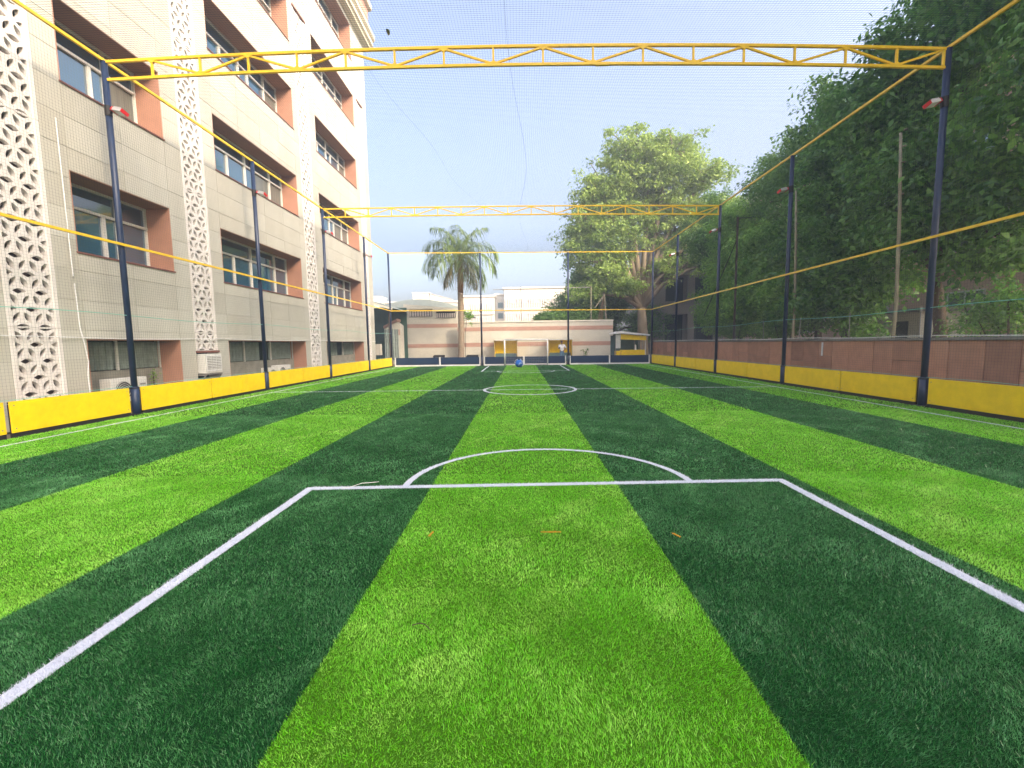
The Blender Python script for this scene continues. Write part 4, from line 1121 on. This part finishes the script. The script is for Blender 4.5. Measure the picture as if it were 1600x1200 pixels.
# dark trees along the right wall
GR = 'dark trees behind the right wall'
tree('tallest dark leafy tree at the right picture edge behind the wall', (13.2, 9.6), (13.4, 9.8, 4.2), .24,
     [(12.6, 9.5, 6.5, 2.3, 2.6, 3.0), (13.6, 11.0, 10.5, 2.8, 2.8, 3.2), (13.4, 9.0, 14.0, 3.0, 3.2, 3.4), (14.6, 11.5, 16.8, 3.0, 3.0, 2.6), (12.6, 12.0, 4.6, 1.8, 1.8, 1.9)], 560, 130, .85, .21, 'leaf_dark', 21, group=GR, zmin=3.3)
tree('dark leafy tree with a leaning trunk between the two nearest right poles', (13.4, 14.6), (12.4, 13.6, 3.6), .19,
     [(12.2, 14.2, 6.0, 1.8, 2.3, 2.6), (12.6, 15.4, 9.2, 2.0, 2.2, 2.6), (14.5, 15.0, 12.4, 1.9, 1.9, 2.4), (16.2, 16.0, 15.0, 2.0, 1.9, 2.0)], 400, 125, .78, .20, 'leaf_dark', 22, group=GR, zmin=3.0)
tree('dark bushy tree filling the gap beside the second right pole', (12.8, 17.6), (12.8, 17.6, 2.8), .17,
     [(12.3, 17.2, 3.6, 1.7, 2.2, 2.2), (12.6, 18.2, 6.4, 1.8, 2.0, 2.2), (13.2, 18.0, 8.8, 1.8, 1.8, 1.7)], 300, 120, .72, .19, 'leaf_dark', 23, group=GR)
tree('loose tree with an airy top rising above the second right pole', (13.8, 20.6), (13.7, 20.6, 5.2), .16,
     [(13.4, 21.0, 7.0, 1.8, 1.6, 1.8), (13.6, 20.4, 10.0, 1.5, 1.5, 1.4), (14.2, 21.4, 11.4, 1.3, 1.4, 1.0), (14.0, 22.8, 10.2, 1.3, 1.3, 1.1), (14.4, 24.6, 9.6, 1.6, 1.6, 1.2), (14.6, 26.6, 8.8, 1.6, 1.6, 1.2), (14.9, 24.8, 11.4, 1.5, 1.6, 1.1), (15.6, 28.2, 11.2, 1.8, 1.8, 1.4), (13.9, 20.8, 12.2, 1.2, 1.2, .9)], 330, 75, .75, .19, 'leaf_mid', 24, group=GR, twigs=70)
tree('mid green tree behind the iron post right of the third right pole', (12.6, 22.6), (12.5, 22.6, 2.6), .15,
     [(12.2, 21.4, 3.4, 1.5, 2.0, 1.9), (12.6, 22.8, 4.4, 1.7, 2.2, 2.6), (12.8, 23.8, 6.2, 1.5, 1.6, 1.6)], 280, 110, .66, .20, 'leaf_fresh', 25, group=GR)
tree('fresh light green bushy tree behind the third right pole', (12.9, 26.4), (12.9, 26.4, 2.6), .14,
     [(12.4, 25.6, 3.6, 1.4, 1.9, 2.0), (12.8, 26.6, 6.0, 1.5, 1.9, 2.0), (13.0, 27.6, 8.2, 1.5, 1.6, 1.6), (13.6, 29.6, 5.0, 1.5, 1.8, 2.6), (13.8, 31.5, 3.4, 1.4, 1.8, 1.4)], 330, 110, .66, .22, 'leaf_fresh', 26, group=GR, aspect=.32)
tree('slim tree in front of the grey concrete building at the far right corner', (13.6, 32.0), (13.6, 32, 5), .13,
     [(13.8, 32.2, 8.6, 1.9, 1.8, 2.0), (14.4, 33.0, 10.6, 1.8, 1.8, 1.5)], 130, 140, .7, .16, 'leaf_mid', 27, group=GR)
# shrubs hanging over the wall
for i, (x, y, z, rx, ry, rz, lm, lab) in enumerate([(11.6, 10.6, 2.1, .8, 1.6, .7, 'leaf_dark', 'dark shrub over the wall at the right picture edge'),
        (11.6, 19.4, 2.2, .8, 1.8, 1.0, 'leaf_mid', 'green shrub over the wall beyond the second right pole'), (11.7, 24.2, 2.3, .8, 2.0, 1.1, 'leaf_mid', 'green shrub over the wall beside the third right pole')]):
    r = np.random.default_rng(60 + i); o = thing('shrub', lab, 'shrub', (x, y, -.05), 'shrubs behind the right wall')
    C = lobe_points([(x, y, z, rx, ry, rz)], 60, r, .1); mb = MB()
    for k in range(9): t = Vector(C[k * 5]); mb.tube([(x + r.uniform(-.1, .1), y + r.uniform(-.2, .2), -.05), Vector((x, y, .5)).lerp(t, .4), t], [.03, .02, .008], 5)
    mb.build('stem', 'bark', o); leaves_mesh('foliage', C, 70, .42, .11, lm, o, r=r)
# trees that stand beside and behind the viewer, carrying the same row on
for i, (x, y, h) in enumerate([(14.5, 3.0, 24), (15.0, -4.5, 26), (14.0, -11.5, 27), (16.0, -18, 27)]):
    tree(['big dark tree beside the camera on the right', 'big dark tree behind the camera on the right', 'big dark tree farther behind the camera', 'big dark tree farthest behind the camera'][i], (x, y), (x, y, 5), .3,
         [(x, y, h * .45, 3.2, 3.8, 4.2), (x + .5, y + 1, h * .72, 3.6, 3.9, 4.0), (x - .5, y - 1.5, h * .86, 3.0, 3.2, 3.0)], 420, 110, 1.3, .34, 'leaf_dark', 40 + i, group=GR, twigs=20)

# big tree behind the far right corner
tree('large spreading yellow-green tree with a thick pale trunk behind the kiosk', (11.35, 41), (11.2, 41, 4.6), .52,
     [(6.2, 41, 12.0, 2.8, 2.6, 1.7), (5.4, 40.6, 9.6, 2.0, 2.2, 1.5), (7.4, 40.8, 14.8, 2.6, 2.8, 1.6), (9.8, 41, 18.6, 2.8, 2.9, 1.6), (13.6, 41, 18.4, 2.9, 2.9, 1.7), (16.4, 41.2, 16.0, 2.6, 2.8, 1.7), (18.6, 41.5, 13.2, 2.4, 2.4, 1.7), (20.0, 42, 10.6, 2.2, 2.4, 1.6),
      (9.4, 41.8, 14.4, 2.2, 1.4, 1.0), (12.6, 41.8, 14.2, 2.4, 1.4, .9), (15.6, 41.8, 13.0, 2.0, 1.6, 1.0), (7.6, 39.6, 7.4, 2.1, 1.7, 1.4), (9.4, 39.4, 6.4, 1.6, 1.5, 1.1), (13.2, 40.4, 8.0, 1.7, 1.7, 1.3), (6.0, 39.8, 6.0, 1.8, 1.6, 1.4), (8.6, 41, 9.8, 2.0, 2.0, 1.2), (16.8, 41.2, 8.8, 2.0, 2.0, 1.5), (11.6, 41, 16.2, 5.6, 3.2, 3.4), (14.5, 42, 12.5, 5.0, 3.0, 3.0), (8.0, 40.6, 11.5, 3.4, 3.0, 4.2)],
     1500, 62, .85, .27, 'leaf_yellow', 30, bark='bark_pale', twigs=260, flat=.5, clump_tone=.55)
# darker bushes behind the cream wall
for i, (x, y, lobes, lm, lab) in enumerate([
        (6.0, 44.5, [(5.2, 44.5, 5.0, 2.0, 1.8, 2.4), (6.6, 44.6, 7.4, 1.9, 1.8, 2.2), (4.0, 44.2, 3.9, 1.7, 1.4, 1.2)], 'leaf_mid', 'dense mid green tree behind the right half of the cream wall'),
        (9.6, 45.5, [(9.0, 45.5, 4.4, 2.2, 1.8, 2.6), (10.2, 45.6, 7.2, 2.2, 1.8, 2.4), (13.0, 46, 3.4, 2.4, 1.4, 2.2)], 'leaf_dark', 'dense dark tree behind the kiosk and the large trunk'),
        (3.2, 40.0, [(3.0, 40.0, 3.2, 1.9, .9, .9), (5.6, 40, 3.3, 1.6, .9, .9)], 'leaf_mid', 'low hedge-like shrub showing over the cream wall near the man')]):
    tree(lab, (x, y), (x, y, 2.4), .18, lobes, 240, 150, .85, .22, lm, 33 + i, group='trees and shrubs behind the cream wall')
# creeper on the palm trunk
r = np.random.default_rng(71); o = thing('creeper', 'bright green creeper on the palm trunk above the wall', 'plant', (-4.0, 33.1, 2.8))
mb = MB(); mb.tube([(-4.2, 33.0, .5), (-4.18, 32.95, 2.2), (-4.0, 33.0, 3.6)], .02, 5); mb.build('stem', 'bark', o)
leaves_mesh('foliage', lobe_points([(-3.85, 33, 3.55, .38, .3, .6)], 16, r, .1), 26, .22, .13, 'leaf_fresh', o, r=r)
# small weed at the wall foot
r = np.random.default_rng(72); o = thing('weed', 'small weed growing at the foot of the cream wall right of the man', 'plant', (5.2, 35.6, 0))
mb = MB(); [mb.tube([(5.2, 35.6, -.05), (5.2 + dx, 35.6, .9)], .012, 4) for dx in (-.15, .1, .3)]; mb.build('stem', 'bark', o)
leaves_mesh('foliage', [(5.05, 35.6, .85), (5.25, 35.6, .7), (5.4, 35.6, .95), (5.2, 35.6, .5)], 18, .18, .12, 'leaf_mid', o, r=r)
# vines on ground-floor recess
r = np.random.default_rng(73); o = thing('creeper', 'green potted creeper in the nearest ground floor recess', 'plant', (XG + .3, 11.7, 0))
mb = MB(); mb.tube([(XG + .3, 11.75, 0), (XG + .25, 11.8, .9)], .012, 5); mb.build('stem', 'bark', o)
leaves_mesh('foliage', [(XG + .3, 11.75, z) for z in np.linspace(.45, .95, 8)], 14, .12, .07, 'leaf_fresh', o, r=r)

# palm
pm = thing('palm_tree', 'tall palm tree with drooping fronds in front of the cream wall', 'palm', (-4.55, 33, 0))
mb = MB(); pts = []; rad = []
for k in range(26):
    t = k / 25; pts.append((-4.55 + .09 * math.sin(t * 2), 33, -.05 + 5.4 * t)); rad.append((.245 - .035 * t + .07 * max(0, .12 - t) / .12) * (1 + .025 * (k % 2)))
mb.tube(pts, rad, 12); mb.build('trunk', 'palm_bark', pm, True)
MB().tube([(-4.46, 33, 5.3), (-4.45, 33, 6.2), (-4.44, 33, 7.2), (-4.44, 33, 8.0)], [.215, .225, .20, .12], 12).build('leaf_sheath', 'sheath', pm, True)
def frond(az, el, L, droop, m, seed, nl=46):
    r = np.random.default_rng(seed); c = np.array([-4.44, 33.0, 8.0])
    h = np.array([math.cos(az), math.sin(az), 0.]); V = []; T = []
    n = 22; p = c.copy(); e = el; P_ = [p.copy()]; D_ = []
    for k in range(n):
        d = h * math.cos(e) + np.array([0, 0, math.sin(e)]); p = p + d * L / n; P_.append(p.copy()); D_.append(d); e -= droop / n * (.4 + 1.3 * k / n)
    P_ = np.array(P_); D_.append(D_[-1]); D_ = np.array(D_)
    mbb = MB(); mbb.tube([tuple(q) for q in P_], [.035 * (1 - .8 * i / n) for i in range(n + 1)], 5)
    V = [np.array(mbb.v)]; F4 = [f for f in mbb.f if len(f) == 4]
    loops = [np.array(F4).ravel()]; base = len(mbb.v); tone = [np.full(base, .6)]
    side0 = np.array([-h[1], h[0], 0])
    for k in range(nl):
        t = .16 + .83 * k / nl; i = min(n - 1, int(t * n)); q = P_[i] + (P_[i + 1] - P_[i]) * (t * n - i); d = D_[i]
        ll = L * .40 * (math.sin(math.pi * min(1, .18 + .80 * t)) ** .7) * r.uniform(.7, 1.2)
        for s in (-1, 1):
            u = side0 * s * 1.0 + d * r.uniform(.35, .85) + np.array([0, 0, .45 * r.uniform(-.5, 1)]); u /= np.linalg.norm(u)
            w = np.cross(u, np.array([0, 0, 1.])); w /= np.linalg.norm(w) + 1e-6; wd = .024 * r.uniform(.8, 1.2)
            a = q; b = q + u * ll * .5 + np.array([0, 0, -.05 * ll]); e_ = q + u * ll * .85 + np.array([0, 0, -.55 * ll * r.uniform(.7, 1.5)])
            vv = np.array([a - w * wd * .4, a + w * wd * .4, b + w * wd, b - w * wd, e_ + w * wd * .25, e_ - w * wd * .25])
            V.append(vv); loops.append(base + np.array([0, 1, 2, 3, 3, 2, 4, 5])); base += 6; tone.append(np.full(6, r.uniform(0, 1)))
    npmesh('frond', np.concatenate(V), 4, np.concatenate(loops), m, np.concatenate(tone), pm)
k = 0
for ring, (cnt, el, L, dr) in enumerate([(4, 1.25, 3.3, 1.5), (5, .85, 3.5, 2.2), (6, .40, 3.3, 2.3), (5, -.15, 3.1, 1.7)]):
    for i in range(cnt):
        az = 2 * math.pi * (i + .37 * ring) / cnt + random.uniform(-.25, .25)
        frond(az, el + random.uniform(-.15, .15), L * random.uniform(.88, 1.08), dr * random.uniform(.85, 1.15), 'leaf_palm', 500 + k); k += 1
for i in range(4):
    frond(2 * math.pi * i / 4 + .5, -.8, 2.7, .8, 'leaf_palm_dry', 560 + i, 34)
